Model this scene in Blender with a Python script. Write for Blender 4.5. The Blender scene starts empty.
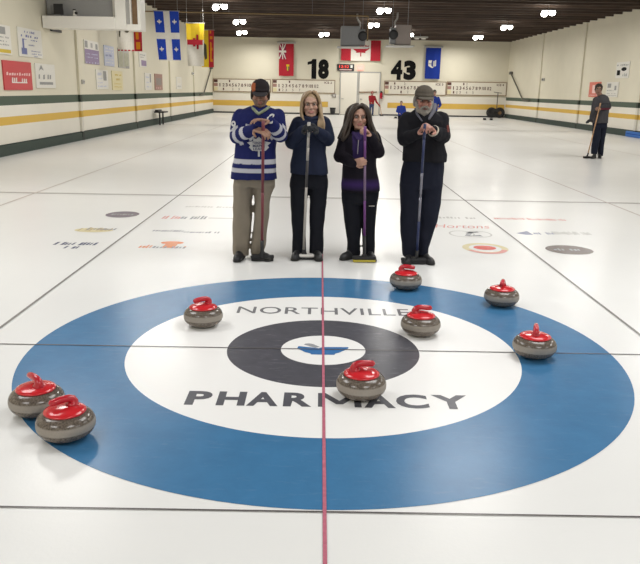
import bpy, bmesh, math, random
from mathutils import Vector, Matrix, noise
from mathutils.bvhtree import BVHTree

random.seed(7)
COL = bpy.context.scene.collection
PI = math.pi

# ------------------------------------------------------------------ materials
def new_mat(name):
    m = bpy.data.materials.new(name); m.use_nodes = True
    nt = m.node_tree
    return m, nt, nt.nodes['Principled BSDF']

def mat(name, col, rough=0.6, metal=0.0, spec=0.5, nz=0.0, nscale=20.0, bump=0.0, coat=0.0, emit=0.0):
    """Principled material with a procedural noise variation of the colour and optional bump."""
    m, nt, b = new_mat(name)
    b.inputs['Roughness'].default_value = rough
    b.inputs['Metallic'].default_value = metal
    b.inputs['Specular IOR Level'].default_value = spec
    b.inputs['Coat Weight'].default_value = coat
    c = (col[0], col[1], col[2], 1)
    b.inputs['Base Color'].default_value = c
    if nz > 0 or bump > 0:
        tc = nt.nodes.new('ShaderNodeTexCoord'); n = nt.nodes.new('ShaderNodeTexNoise')
        n.inputs['Scale'].default_value = nscale; n.inputs['Detail'].default_value = 4
        nt.links.new(tc.outputs['Object'], n.inputs['Vector'])
        if nz > 0:
            mx = nt.nodes.new('ShaderNodeMix'); mx.data_type = 'RGBA'
            mx.inputs[6].default_value = tuple(max(0, v*(1-nz)) for v in col) + (1,)
            mx.inputs[7].default_value = tuple(min(1, v*(1+nz)) for v in col) + (1,)
            nt.links.new(n.outputs['Fac'], mx.inputs[0]); nt.links.new(mx.outputs[2], b.inputs['Base Color'])
        if bump > 0:
            bp = nt.nodes.new('ShaderNodeBump'); bp.inputs['Strength'].default_value = bump
            bp.inputs['Distance'].default_value = 0.01
            nt.links.new(n.outputs['Fac'], bp.inputs['Height']); nt.links.new(bp.outputs['Normal'], b.inputs['Normal'])
    if emit > 0:
        b.inputs['Emission Color'].default_value = c; b.inputs['Emission Strength'].default_value = emit
    return m

def mat_attr(name, rough=0.7, nscale=60.0, bump=0.15, spec=0.3):
    """Colour read from the mesh's own colour attribute (fabric bands, skin tones)."""
    m, nt, b = new_mat(name)
    a = nt.nodes.new('ShaderNodeAttribute'); a.attribute_name = 'Col'
    nt.links.new(a.outputs['Color'], b.inputs['Base Color'])
    b.inputs['Roughness'].default_value = rough; b.inputs['Specular IOR Level'].default_value = spec
    tc = nt.nodes.new('ShaderNodeTexCoord'); n = nt.nodes.new('ShaderNodeTexNoise')
    n.inputs['Scale'].default_value = nscale; nt.links.new(tc.outputs['Object'], n.inputs['Vector'])
    bp = nt.nodes.new('ShaderNodeBump'); bp.inputs['Strength'].default_value = bump; bp.inputs['Distance'].default_value = 0.005
    nt.links.new(n.outputs['Fac'], bp.inputs['Height']); nt.links.new(bp.outputs['Normal'], b.inputs['Normal'])
    return m

def mat_bands(name, stops, rough=0.6, nz=0.05):
    """Colour by height (object Z == world Z for the walls): stops = [(z, colour)...] constant bands."""
    m, nt, b = new_mat(name)
    tc = nt.nodes.new('ShaderNodeTexCoord'); sp = nt.nodes.new('ShaderNodeSeparateXYZ')
    nt.links.new(tc.outputs['Object'], sp.inputs[0])
    dv = nt.nodes.new('ShaderNodeMath'); dv.operation = 'DIVIDE'; dv.inputs[1].default_value = 6.0
    nt.links.new(sp.outputs['Z'], dv.inputs[0])
    cr = nt.nodes.new('ShaderNodeValToRGB'); cr.color_ramp.interpolation = 'CONSTANT'
    el = cr.color_ramp.elements
    while len(el) < len(stops): el.new(0.5)
    for e, (z, c) in zip(el, stops):
        e.position = max(0, z/6.0); e.color = (c[0], c[1], c[2], 1)
    nt.links.new(dv.outputs[0], cr.inputs['Fac'])
    n = nt.nodes.new('ShaderNodeTexNoise'); n.inputs['Scale'].default_value = 1.3; n.inputs['Detail'].default_value = 5
    nt.links.new(tc.outputs['Object'], n.inputs['Vector'])
    mr = nt.nodes.new('ShaderNodeMapRange'); mr.inputs[3].default_value = 1-nz; mr.inputs[4].default_value = 1+nz
    nt.links.new(n.outputs['Fac'], mr.inputs[0])
    mx = nt.nodes.new('ShaderNodeMix'); mx.data_type = 'RGBA'; mx.blend_type = 'MULTIPLY'; mx.inputs[0].default_value = 1
    nt.links.new(cr.outputs['Color'], mx.inputs[6]); nt.links.new(mr.outputs[0], mx.inputs[7])
    nt.links.new(mx.outputs[2], b.inputs['Base Color']); b.inputs['Roughness'].default_value = rough
    b.inputs['Specular IOR Level'].default_value = 0.3
    return m

def ice_like(name, col, nz=0.03, nscale=1.2, scratch=0.0):
    """Pebbled ice: soft gloss, slight mottling, fine bump; used for ice and for the paint under it."""
    m, nt, b = new_mat(name)
    tc = nt.nodes.new('ShaderNodeTexCoord')
    n = nt.nodes.new('ShaderNodeTexNoise'); n.inputs['Scale'].default_value = nscale; n.inputs['Detail'].default_value = 6
    n.inputs['Roughness'].default_value = 0.65
    g = nt.nodes.new('ShaderNodeNewGeometry')
    nt.links.new(g.outputs['Position'], n.inputs['Vector'])
    mx = nt.nodes.new('ShaderNodeMix'); mx.data_type = 'RGBA'
    mx.inputs[6].default_value = tuple(max(0, v*(1-nz)) for v in col)+(1,)
    mx.inputs[7].default_value = tuple(min(1, v*(1+nz)) for v in col)+(1,)
    nt.links.new(n.outputs['Fac'], mx.inputs[0])
    last = mx.outputs[2]
    if scratch > 0:
        mp = nt.nodes.new('ShaderNodeMapping'); mp.inputs['Scale'].default_value = (3, 14, 1); mp.inputs['Rotation'].default_value = (0, 0, 0.7)
        nt.links.new(g.outputs['Position'], mp.inputs['Vector'])
        n2 = nt.nodes.new('ShaderNodeTexNoise'); n2.inputs['Scale'].default_value = 2.0; n2.inputs['Detail'].default_value = 8
        n2.inputs['Roughness'].default_value = 0.75
        nt.links.new(mp.outputs['Vector'], n2.inputs['Vector'])
        rp = nt.nodes.new('ShaderNodeMapRange'); rp.inputs[1].default_value = 0.56; rp.inputs[2].default_value = 0.8
        rp.inputs[3].default_value = 0; rp.inputs[4].default_value = scratch
        nt.links.new(n2.outputs['Fac'], rp.inputs[0])
        m2 = nt.nodes.new('ShaderNodeMix'); m2.data_type = 'RGBA'; m2.inputs[7].default_value = (0.6, 0.62, 0.66, 1)
        nt.links.new(rp.outputs[0], m2.inputs[0]); nt.links.new(last, m2.inputs[6]); last = m2.outputs[2]
    nt.links.new(last, b.inputs['Base Color'])
    b.inputs['Roughness'].default_value = 0.27; b.inputs['Specular IOR Level'].default_value = 0.26
    n3 = nt.nodes.new('ShaderNodeTexNoise'); n3.inputs['Scale'].default_value = 55
    nt.links.new(g.outputs['Position'], n3.inputs['Vector'])
    bp = nt.nodes.new('ShaderNodeBump'); bp.inputs['Strength'].default_value = 0.10; bp.inputs['Distance'].default_value = 0.004
    nt.links.new(n3.outputs['Fac'], bp.inputs['Height']); nt.links.new(bp.outputs['Normal'], b.inputs['Normal'])
    return m

CREAM = (0.70, 0.658, 0.53); LOWW = (0.80, 0.765, 0.68)
GREEN = (0.075, 0.105, 0.075); DKGREEN = (0.035, 0.055, 0.045); YELLOW = (0.70, 0.45, 0.085)
M = {}
M['ice'] = ice_like('pebbled ice', (0.80, 0.80, 0.785), 0.03, 0.9)
M['white_paint'] = ice_like('white paint in ice', (0.89, 0.885, 0.87), 0.02, 2)
M['blue_paint'] = ice_like('blue ring paint', (0.052, 0.180, 0.355), 0.18, 6, 0.10)
M['grey_paint'] = ice_like('charcoal ring paint', (0.085, 0.085, 0.10), 0.25, 7, 0.30)
M['letter_paint'] = ice_like('charcoal letter paint', (0.105, 0.105, 0.12), 0.15, 9)
M['letter_soft'] = ice_like('grey letter paint', (0.20, 0.20, 0.21), 0.15, 9)
M['bowl_paint'] = ice_like('blue mortar paint', (0.05, 0.17, 0.40), 0.1, 9)
M['red_line'] = ice_like('red line paint', (0.50, 0.15, 0.21), 0.45, 30)
M['pink_line'] = ice_like('faint red line paint', (0.60, 0.54, 0.51), 0.1, 5)
M['dark_line'] = ice_like('dark line paint', (0.12, 0.11, 0.11), 0.2, 9)
M['side_line'] = ice_like('grey divider line paint', (0.25, 0.24, 0.23), 0.15, 9)
M['hog_line'] = ice_like('pale hog line paint', (0.50, 0.49, 0.47), 0.1, 9)
M['plum'] = ice_like('plum logo paint', (0.17, 0.14, 0.18), 0.2, 9)
M['tan'] = ice_like('tan logo paint', (0.52, 0.42, 0.25), 0.3, 9)
M['navy'] = ice_like('navy logo paint', (0.13, 0.14, 0.22), 0.3, 9)
M['orange'] = ice_like('orange logo paint', (0.78, 0.26, 0.10), 0.2, 9)
M['lightgrey'] = ice_like('light grey logo paint', (0.55, 0.55, 0.53), 0.1, 9)
M['midgrey'] = ice_like('mid grey logo paint', (0.33, 0.34, 0.36), 0.2, 9)
M['logored'] = ice_like('red logo paint', (0.65, 0.10, 0.08), 0.15, 9)
M['palered'] = ice_like('pale red logo paint', (0.74, 0.35, 0.32), 0.15, 9)
M['paleyellow'] = ice_like('pale yellow logo paint', (0.72, 0.64, 0.40), 0.1, 9)
M['steelblue'] = ice_like('steel blue logo paint', (0.28, 0.30, 0.40), 0.15, 9)
M['umber'] = ice_like('umber logo paint', (0.16, 0.13, 0.12), 0.15, 9)

BANDS = [(0, DKGREEN), (0.24, LOWW), (0.665, YELLOW), (0.865, LOWW), (1.12, GREEN), (1.335, CREAM)]
M['wall'] = mat_bands('painted block wall', BANDS)
M['wall_far'] = mat_bands('painted far wall', [(0, (0.05, 0.05, 0.05)), (0.09, LOWW), (1.3, CREAM)])
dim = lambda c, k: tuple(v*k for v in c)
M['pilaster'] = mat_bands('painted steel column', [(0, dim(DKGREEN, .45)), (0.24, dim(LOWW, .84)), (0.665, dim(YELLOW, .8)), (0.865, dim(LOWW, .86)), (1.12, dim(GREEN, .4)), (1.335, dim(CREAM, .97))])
M['base_green'] = mat('green rubber base', DKGREEN, .7, nz=.2)
M['yellow_band'] = mat('yellow wall band', YELLOW, .6, nz=.08, nscale=2)
M['deck'] = mat('dark stained ceiling boards', (0.035, 0.021, 0.014), .8, nz=.5, nscale=3)
M['joist'] = mat('dark brown joist', (0.055, 0.034, 0.024), .75, nz=.5, nscale=1.7)
M['joist_light'] = mat('lighter brown joist', (0.080, 0.052, 0.038), .75, nz=.5, nscale=1.7)
M['white'] = mat('white enamel', (0.80, 0.78, 0.72), .45, nz=.03)
M['offwhite'] = mat('off white board', (0.74, 0.70, 0.60), .6, nz=.03)
M['paper'] = mat('white sign board', (0.74, 0.72, 0.66), .5, nz=.03)
M['doorwhite'] = mat('white door paint', (0.78, 0.74, 0.64), .5, nz=.03)
M['grey'] = mat('grey enamel', (0.20, 0.205, 0.215), .5, nz=.1)
M['ltgrey'] = mat('light grey metal', (0.42, 0.41, 0.39), .5, nz=.1)
M['taupe'] = mat('taupe enamel', (0.26, 0.22, 0.20), .5, nz=.1)
M['black'] = mat('black plastic', (0.015, 0.015, 0.017), .5, nz=.2)
M['rubber'] = mat('black rubber', (0.02, 0.02, 0.02), .8, nz=.3, bump=.2)
M['brownwood'] = mat('brown wood', (0.22, 0.13, 0.06), .6, nz=.35, nscale=8)
M['glass'] = mat('grey window glass', (0.36, 0.36, 0.36), .12, spec=.6, nz=.05)
M['pipe'] = mat('dark pipe paint', (0.10, 0.095, 0.08), .55, nz=.2)
M['gas'] = mat('yellow gas pipe paint', (0.26, 0.17, 0.07), .5, nz=.1)
M['lamp'] = mat('glowing lamp glass', (1.0, 0.95, 0.85), .4, emit=32)
M['exit_red'] = mat('lit red sign face', (1.0, 0.32, 0.26), .4, emit=.9)
M['led'] = mat('red led digits', (0.9, 0.05, 0.03), .4, emit=.7)
M['blackink'] = mat('black ink', (0.010, 0.010, 0.010), .8, spec=.1, nz=.1)
M['redbrown'] = mat('maroon ink', (0.10, 0.04, 0.03), .6, nz=.1)
M['greyink'] = mat('grey ink', (0.30, 0.30, 0.29), .6, nz=.2)
M['blueink'] = mat('blue ink', (0.17, 0.19, 0.38), .6, nz=.2)
M['red_sign'] = mat('red sign board', (0.55, 0.055, 0.06), .5, nz=.06)
M['coral'] = mat('coral red sign board', (0.66, 0.15, 0.10), .5, nz=.1)
M['pinkink'] = mat('pale pink ink', (0.82, 0.55, 0.52), .6, nz=.1)
M['purple_sign'] = mat('mauve print', (0.27, 0.20, 0.33), .5, nz=.25)
M['paleblue'] = mat('pale blue print', (0.50, 0.53, 0.66), .5, nz=.1)
M['paleyel'] = mat('pale yellow board', (0.72, 0.64, 0.38), .5, nz=.06)
M['sage'] = mat('sage photo print', (0.38, 0.38, 0.28), .5, nz=.4, nscale=9)
M['rust'] = mat('rust brown print', (0.36, 0.20, 0.16), .5, nz=.3, nscale=9)
M['yellowink'] = mat('yellow ink', (0.62, 0.45, 0.03), .5, nz=.1)
def fab(n, c, nz=.12): return mat(n, c, .85, spec=.2, nz=nz, nscale=14, bump=.1)
M['flag_blue'] = fab('blue flag nylon', (0.02, 0.06, 0.42)); M['flag_white'] = fab('white flag nylon', (0.74, 0.71, 0.64))
M['flag_yellow'] = fab('yellow flag nylon', (0.72, 0.50, 0.03)); M['flag_red'] = fab('red flag nylon', (0.42, 0.025, 0.04))
M['flag_orange'] = fab('orange flag nylon', (0.66, 0.24, 0.02)); M['flag_dark'] = fab('dark flag print', (0.07, 0.06, 0.04))
M['flag_royal'] = fab('royal blue flag nylon', (0.012, 0.035, 0.26)); M['flag_green'] = fab('green flag print', (0.12, 0.15, 0.06))
M['flag_maroon'] = fab('maroon flag canton', (0.28, 0.03, 0.07)); M['bluefoam'] = mat('blue foam', (0.02, 0.14, 0.48), .6, nz=.1)

# granite
def granite():
    m, nt, b = new_mat('polished granite with ground band')
    tc = nt.nodes.new('ShaderNodeTexCoord')
    n = nt.nodes.new('ShaderNodeTexNoise'); n.inputs['Scale'].default_value = 120; n.inputs['Detail'].default_value = 3
    nt.links.new(tc.outputs['Object'], n.inputs['Vector'])
    cr = nt.nodes.new('ShaderNodeValToRGB'); e = cr.color_ramp.elements
    e[0].position = .35; e[0].color = (0.085, 0.068, 0.055, 1); e[1].position = .7; e[1].color = (0.205, 0.170, 0.140, 1)
    nt.links.new(n.outputs['Fac'], cr.inputs[0])
    sp = nt.nodes.new('ShaderNodeSeparateXYZ'); nt.links.new(tc.outputs['Object'], sp.inputs[0])
    a = nt.nodes.new('ShaderNodeMath'); a.operation = 'SUBTRACT'; a.inputs[1].default_value = 0.073; nt.links.new(sp.outputs['Z'], a.inputs[0])
    ab = nt.nodes.new('ShaderNodeMath'); ab.operation = 'ABSOLUTE'; nt.links.new(a.outputs[0], ab.inputs[0])
    lt = nt.nodes.new('ShaderNodeMapRange'); lt.inputs[1].default_value = .014; lt.inputs[2].default_value = .021; lt.inputs[3].default_value = 1; lt.inputs[4].default_value = 0
    nt.links.new(ab.outputs[0], lt.inputs[0])
    mx = nt.nodes.new('ShaderNodeMix'); mx.data_type = 'RGBA'; mx.inputs[7].default_value = (0.36, 0.325, 0.285, 1)
    ml = nt.nodes.new('ShaderNodeMath'); ml.operation = 'MULTIPLY'; ml.inputs[1].default_value = .75; nt.links.new(lt.outputs[0], ml.inputs[0])
    nt.links.new(ml.outputs[0], mx.inputs[0]); nt.links.new(cr.outputs[0], mx.inputs[6]); nt.links.new(mx.outputs[2], b.inputs['Base Color'])
    rr = nt.nodes.new('ShaderNodeMapRange'); rr.inputs[3].default_value = .16; rr.inputs[4].default_value = .6
    nt.links.new(lt.outputs[0], rr.inputs[0]); nt.links.new(rr.outputs[0], b.inputs['Roughness'])
    return m
M['granite'] = granite()
M['stone_red'] = mat('glossy red plastic', (0.62, 0.022, 0.03), .22, nz=.06, coat=.3)
M['stone_red_dark'] = mat('deep red handle plastic', (0.50, 0.016, 0.03), .25, nz=.06, coat=.3)

# ------------------------------------------------------------------ objects
def link_mesh(name, me, material, parent=None):
    o = bpy.data.objects.new(name, me); COL.objects.link(o)
    if material is not None and not me.materials: me.materials.append(material)
    if parent is not None: o.parent = parent
    return o

def obj(name, bm, material, parent=None, smooth=False):
    me = bpy.data.meshes.new(name)
    bmesh.ops.recalc_face_normals(bm, faces=bm.faces)
    bm.to_mesh(me); bm.free()
    if smooth:
        for p in me.polygons: p.use_smooth = True
    return link_mesh(name, me, material, parent)

def tag(o, label=None, cat=None, group=None, kind=None):
    if label: o['label'] = label
    if cat: o['category'] = cat
    if group: o['group'] = group
    if kind: o['kind'] = kind
    return o

def thing(name, label, cat, loc=(0, 0, 0), rz=0.0, group=None):
    o = bpy.data.objects.new(name, None); COL.objects.link(o)
    o.empty_display_size = .1
    o.location = loc; o.rotation_euler = (0, 0, rz)
    return tag(o, label, cat, group)

def add_box(bm, c, s, bevel=0.0, rot=None):
    g = bmesh.ops.create_cube(bm, size=1)
    vs = g['verts']
    bmesh.ops.scale(bm, vec=s, verts=vs)
    if bevel > 0:
        es = list({e for v in vs for e in v.link_edges})
        r = bmesh.ops.bevel(bm, geom=es, offset=bevel, segments=2, affect='EDGES', profile=.6)
        vs = list({v for f in r['faces'] for v in f.verts} | {v for v in vs if v.is_valid})
    if rot is not None: bmesh.ops.rotate(bm, cent=(0, 0, 0), matrix=rot, verts=vs)
    bmesh.ops.translate(bm, vec=c, verts=vs)
    return bm

def box(c, s, bevel=0.0, rot=None): return add_box(bmesh.new(), c, s, bevel, rot)

def add_tube(bm, pts, r, n=10, cap=True):
    pts = [Vector(p) for p in pts]
    rs = r if isinstance(r, (list, tuple)) else [r]*len(pts)
    rings = []; up = None
    for i, p in enumerate(pts):
        a = pts[max(0, i-1)]; b = pts[min(len(pts)-1, i+1)]
        t = (b-a).normalized()
        if up is None:
            up = t.orthogonal().normalized()
        u = (up - t*up.dot(t))
        u = u.normalized() if u.length > 1e-6 else t.orthogonal().normalized()
        up = u; w = t.cross(u)
        rings.append([bm.verts.new(p + (u*math.cos(2*PI*k/n) + w*math.sin(2*PI*k/n))*rs[i]) for k in range(n)])
    for A, B in zip(rings, rings[1:]):
        for k in range(n): bm.faces.new((A[k], A[(k+1) % n], B[(k+1) % n], B[k]))
    if cap:
        bm.faces.new(rings[0][::-1]); bm.faces.new(rings[-1])
    return bm

def tube(pts, r, n=10): return add_tube(bmesh.new(), pts, r, n)

def add_lathe(bm, prof, n=40, c=(0, 0, 0)):
    c = Vector(c); rings = []
    for r, z in prof:
        if r < 1e-5: rings.append([bm.verts.new(c+Vector((0, 0, z)))])
        else: rings.append([bm.verts.new(c+Vector((r*math.cos(2*PI*k/n), r*math.sin(2*PI*k/n), z))) for k in range(n)])
    for A, B in zip(rings, rings[1:]):
        for k in range(n):
            a = A[k % len(A)]; a2 = A[(k+1) % len(A)]; b = B[k % len(B)]; b2 = B[(k+1) % len(B)]
            f = [a, a2, b2, b]; f2 = []
            for v in f:
                if v not in f2: f2.append(v)
            if len(f2) > 2: bm.faces.new(f2)
    return bm

# flat artwork: polygons in a local (u right, v up, w outwards) frame
def frame_ice(x, y, z=0.0): return lambda u, v, w=0: Vector((x+u, y+v, z+w))
def frame_left(y, z, x=-7.3): return lambda u, v, w=0: Vector((x+w, y+u, z+v))
def frame_right(y, z, x=12.35): return lambda u, v, w=0: Vector((x-w, y-u, z+v))
def frame_far(x, z, y=46.2): return lambda u, v, w=0: Vector((x+u, y-w, z+v))

def flat(name, polys, F, w, m, parent=None, sub=0):
    bm = bmesh.new()
    for p in polys:
        vs = [bm.verts.new((u, v, 0)) for u, v in p]
        bm.faces.new(vs).normal_update()
    bmesh.ops.triangulate(bm, faces=[f for f in bm.faces if len(f.verts) > 4])
    if sub: bmesh.ops.subdivide_edges(bm, edges=bm.edges[:], cuts=sub, use_grid_fill=True)
    bmesh.ops.recalc_face_normals(bm, faces=bm.faces)
    for v in bm.verts: v.co = F(v.co.x, v.co.y, w)
    me = bpy.data.meshes.new(name); bm.to_mesh(me); bm.free()
    return link_mesh(name, me, m, parent)

def rect(u0, v0, u1, v1): return [(u0, v0), (u1, v0), (u1, v1), (u0, v1)]
def oval(cu, cv, ru, rv, n=48): return [(cu+ru*math.cos(2*PI*k/n), cv+rv*math.sin(2*PI*k/n)) for k in range(n)]
def ring_polys(r0, r1, n=160, cu=0, cv=0, k2=1.0):
    out = []
    for k in range(n):
        a, b = 2*PI*k/n, 2*PI*(k+1)/n
        out.append([(cu+r0*math.cos(a), cv+r0*k2*math.sin(a)), (cu+r1*math.cos(a), cv+r1*k2*math.sin(a)),
                    (cu+r1*math.cos(b), cv+r1*k2*math.sin(b)), (cu+r0*math.cos(b), cv+r0*k2*math.sin(b))])
    return out

def text_verts(body, bold=0.0, shear=0.0, space=1.0):
    cu = bpy.data.curves.new('lettering', 'FONT'); cu.body = body; cu.offset = bold; cu.shear = shear
    cu.space_character = space; cu.resolution_u = 4; cu.fill_mode = 'FRONT'
    o = bpy.data.objects.new('lettering', cu); COL.objects.link(o)
    dg = bpy.context.evaluated_depsgraph_get()
    me = bpy.data.meshes.new_from_object(o.evaluated_get(dg))
    bpy.data.objects.remove(o); bpy.data.curves.remove(cu)
    vs = [(v.co.x, v.co.y) for v in me.vertices]; fs = [tuple(p.vertices) for p in me.polygons]
    bpy.data.meshes.remove(me)
    return vs, fs

def text(name, body, F, box_, w, m, parent=None, bold=0.0, shear=0.0, space=1.0):
    """Lettering fitted into box_=(u0,v0,u1,v1) of the frame F."""
    vs, fs = text_verts(body, bold, shear, space)
    x0 = min(v[0] for v in vs); x1 = max(v[0] for v in vs); y0 = min(v[1] for v in vs); y1 = max(v[1] for v in vs)
    u0, v0, u1, v1 = box_
    pts = [F(u0+(x-x0)/(x1-x0)*(u1-u0), v0+(y-y0)/(y1-y0)*(v1-v0), w) for x, y in vs]
    me = bpy.data.meshes.new(name); me.from_pydata(pts, [], fs); me.update()
    return link_mesh(name, me, m, parent)

def scribble(u0, v0, u1, v1, n, seed):
    """Rows of small marks standing for writing too small to read in the photo."""
    r = random.Random(seed); out = []; u = u0; h = v1-v0
    step = (u1-u0)/n
    for k in range(n):
        if r.random() < .14: u += step; continue
        a = u+step*.08; b = u+step*(.55+.35*r.random()); lo = v0+h*.12*r.random(); hi = v0+h*(.65+.35*r.random())
        out.append([(a, lo), (b, lo+h*.05), (b+step*.08, hi), (a+step*.12, hi-h*.08)])
        u += step
    return out

# ------------------------------------------------------------------ setting
PW, PWF = 122, 120
XL, XR, YF, YB, ZC = -7.3, 12.42, 46.2, -8.0, 4.86
def struct(name, bm, m): return tag(obj(name, bm, m), kind='structure')
def strip(name, pts, m, z=0.0):
    bm = bmesh.new(); bm.faces.new([bm.verts.new((x, y, z)) for x, y in pts])
    return tag(obj(name, bm, m), kind='structure')
def rstrip(name, x0, y0, x1, y1, m, z): return strip(name, [(x0, y0), (x1, y0), (x1, y1), (x0, y1)], m, z)

struct('floor', box(((XL+XR)/2, (YF+YB)/2, -.05), (XR-XL+.6, YF-YB+.6, .1)), M['ice'])
struct('wall_left', box((XL-.15, (YF+YB)/2, 2.7), (.3, YF-YB+.6, 5.4)), M['wall'])
struct('wall_right', box((XR+.15, (YF+YB)/2, 2.7), (.3, YF-YB+.6, 5.4)), M['wall'])
struct('wall_far', box(((XL+XR)/2, YF+.15, 2.7), (XR-XL, .3, 5.4)), M['wall_far'])
struct('wall_near', box(((XL+XR)/2, YB-.15, 2.7), (XR-XL, .3, 5.4)), M['wall'])
for o in ('wall_left', 'wall_right', 'wall_far', 'wall_near'):
    ob = bpy.data.objects[o]                      # heights in the paint bands are heights above the ice
struct('ceiling', box(((XL+XR)/2, (YF+YB)/2, 5.3), (XR-XL+.6, YF-YB+.6, .12)), M['deck'])
k = 0; y = YB+.6
while y < YF-.2:
    k += 1
    struct('trim_%d' % k, box(((XL+XR)/2, y, ZC+.17), (XR-XL-.02, .11, .34)), M['joist_light'] if k % 3 == 0 else M['joist'])
    y += .95
n_trim = k
struct('baseboard_left', box((XL+.03, (YF+YB)/2, .115), (.06, YF-YB-.3, .23)), M['base_green'])
struct('baseboard_right', box((XR-.03, (YF+YB)/2, .115), (.06, YF-YB-.3, .23)), M['base_green'])
def trim(bm, m):
    global n_trim
    n_trim += 1
    return struct('trim_%d' % n_trim, bm, m)
def zbox(c, s):       # a box whose object origin stays at floor level, so paint bands line up
    return box(c, s)
for y in (4.6, 11.4, 18.2, 25.0, 31.8, 38.6):
    trim(zbox((XL+.035, y, 2.5), (.07, .17, 5.0)), M['pilaster'])
    trim(zbox((XR-.035, y, 2.5), (.07, .17, 5.0)), M['pilaster'])
# yellow stripe painted on the far wall, broken by the doors
trim(box((-3.42, YF-.004, .665), (7.74, .008, .35)), M['yellow_band'])
trim(box((8.4, YF-.004, .68), (7.88, .008, .35)), M['yellow_band'])

# lines painted in the ice
for x in (-2.185, 2.185):
    rstrip('trim_%d' % (n_trim+1), x-.010, -7.5, x+.010, 45.5, M['side_line'], .0035); n_trim += 1
for x in (-4.37, 4.37, 8.74):
    rstrip('trim_%d' % (n_trim+1), x-.014, -7.5, x+.014, 45.5, M['pink_line'], .0035); n_trim += 1
rstrip('trim_%d' % (n_trim+1), -.0075, -7.5, .0075, 38.4, M['red_line'], .0042); n_trim += 1
rstrip('trim_%d' % (n_trim+1), XL+.1, -.006, XR-.1, .006, M['dark_line'], .0038); n_trim += 1
rstrip('trim_%d' % (n_trim+1), XL+.1, -1.850, XR-.1, -1.840, M['dark_line'], .0038); n_trim += 1
rstrip('trim_%d' % (n_trim+1), XL+.1, 6.68, XR-.1, 6.78, M['hog_line'], .0033); n_trim += 1
rstrip('trim_%d' % (n_trim+1), XL+.1, 28.6, XR-.1, 28.7, M['hog_line'], .0033); n_trim += 1

# ------------------------------------------------------------------ the painted house
H = thing('curling_house', 'blue, white and charcoal curling target rings painted in the ice with charcoal lettering', 'target')
Fi = frame_ice(0, 0)
flat('outer_ring', ring_polys(1.22, 1.829), Fi, .0012, M['blue_paint'], H)
flat('white_ring', ring_polys(.607, 1.22), Fi, .0012, M['white_paint'], H)
flat('inner_ring', ring_polys(.268, .607), Fi, .0012, M['grey_paint'], H)
flat('button', [oval(0, 0, .268, .268, 80)], Fi, .0012, M['white_paint'], H)
text('lettering', 'NORTHVILLE', Fi, (-.635, .745, .645, .915), .002, M['letter_soft'], H, bold=.006, space=1.05)
for ch, u0, u1 in (('P', -.728, -.595), ('H', -.563, -.413), ('A', -.405, -.240), ('R', -.213, -.064), ('M', -.030, .198), ('A', .212, .376), ('C', .385, .555), ('Y', .580, .775)):
    if ch == 'M':
        q = u1-u0; hM = .178
        flat('letter', [[(u0+q*x, -.868+hM*y) for x, y in ((0, 0), (.16, 0), (.16, .66), (.42, .2), (.58, .2), (.84, .66), (.84, 0), (1, 0), (1, 1), (.82, 1), (.5, .44), (.18, 1), (0, 1))]], Fi, .002, M['letter_paint'], H)
    else:
        text('letter', ch, Fi, (u0, -.87, u1, -.69), .002, M['letter_paint'], H, bold=.04)
flat('mortar_bowl', [[(-.165, .012), (-.158, .055), (-.12, .045), (-.06, .03), (-.03, .02), (.0, .045), (.16, .05), (.165, .035), (.14, -.005), (.10, -.055), (.075, -.075), (.07, -.095), (-.075, -.095), (-.08, -.078), (-.115, -.055)]], Fi, .002, M['bowl_paint'], H)
flat('pestle', [[(-.125, .085), (-.115, .105), (-.09, .11), (-.065, .098), (-.02, .045), (-.05, .028), (-.10, .065)]], Fi, .002, M['midgrey'], H)

# sponsor logos in the ice
def logo(label, x, y, name='sponsor_logo'):
    return thing(name, label, 'ice logo', (x, y, 0)), frame_ice(0, 0)
def art(root, name, polys, m, w=.0015, sub=0):
    x, y, _ = root.location
    return flat(name, polys, frame_ice(0, 0), w, M[m], root)
def words(root, body, bx, m, bold=0.0, shear=0.0, w=.0015, name='lettering'):
    return text(name, body, frame_ice(0, 0), bx, w, M[m], root, bold=bold, shear=shear)
t, _ = logo('dark plum oval logo in the ice left of the left divider line, farthest of three', -2.57, 4.93)
art(t, 'oval_patch', [oval(0, 0, .21, .24)], 'plum'); art(t, 'lettering', scribble(-.14, -.06, .14, .06, 8, 3), 'midgrey', .0022)
t, _ = logo('tan and gold lettered logo in the ice, middle of three left of divider', -2.59, 3.87)
art(t, 'oval_patch', [oval(-.02, -.03, .22, .13)], 'paleyellow'); art(t, 'lettering', scribble(-.2, -.1, .0, .16, 5, 4)+scribble(.0, -.08, .23, .13, 5, 5), 'tan', .0022)
art(t, 'shadow_lettering', scribble(-.12, -.02, .22, .1, 9, 6), 'midgrey', .0028)
t, _ = logo('navy scribbled script logo in the ice, nearest of three left of divider', -2.57, 3.04)
art(t, 'lettering', scribble(-.22, -.04, .22, .14, 12, 8), 'navy'); art(t, 'underline', scribble(-.06, -.2, .1, -.07, 4, 9), 'navy')
t, _ = logo('orange logo with oval above orange lettering in the ice', -1.65, 3.04)
art(t, 'oval_patch', [oval(.06, .17, .12, .08)], 'orange'); art(t, 'lettering', scribble(-.24, -.12, -.1, .05, 4, 10)+[rect(.0, -.08, .13, .1)]+scribble(.13, -.12, .25, .02, 3, 12), 'orange'); art(t, 'small_lettering', scribble(-.1, -.12, .25, .0, 9, 13), 'midgrey', .0022)
t, _ = logo('long thin grey lettering in the ice behind orange logo', -1.58, 3.86)
art(t, 'lettering', scribble(-.4, -.05, .0, .09, 12, 14)+scribble(.0, -.1, .45, .02, 13, 15), 'midgrey')
t, _ = logo('red and dark lettered logo in the ice, farthest clear one left of red line', -1.74, 4.77)
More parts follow.
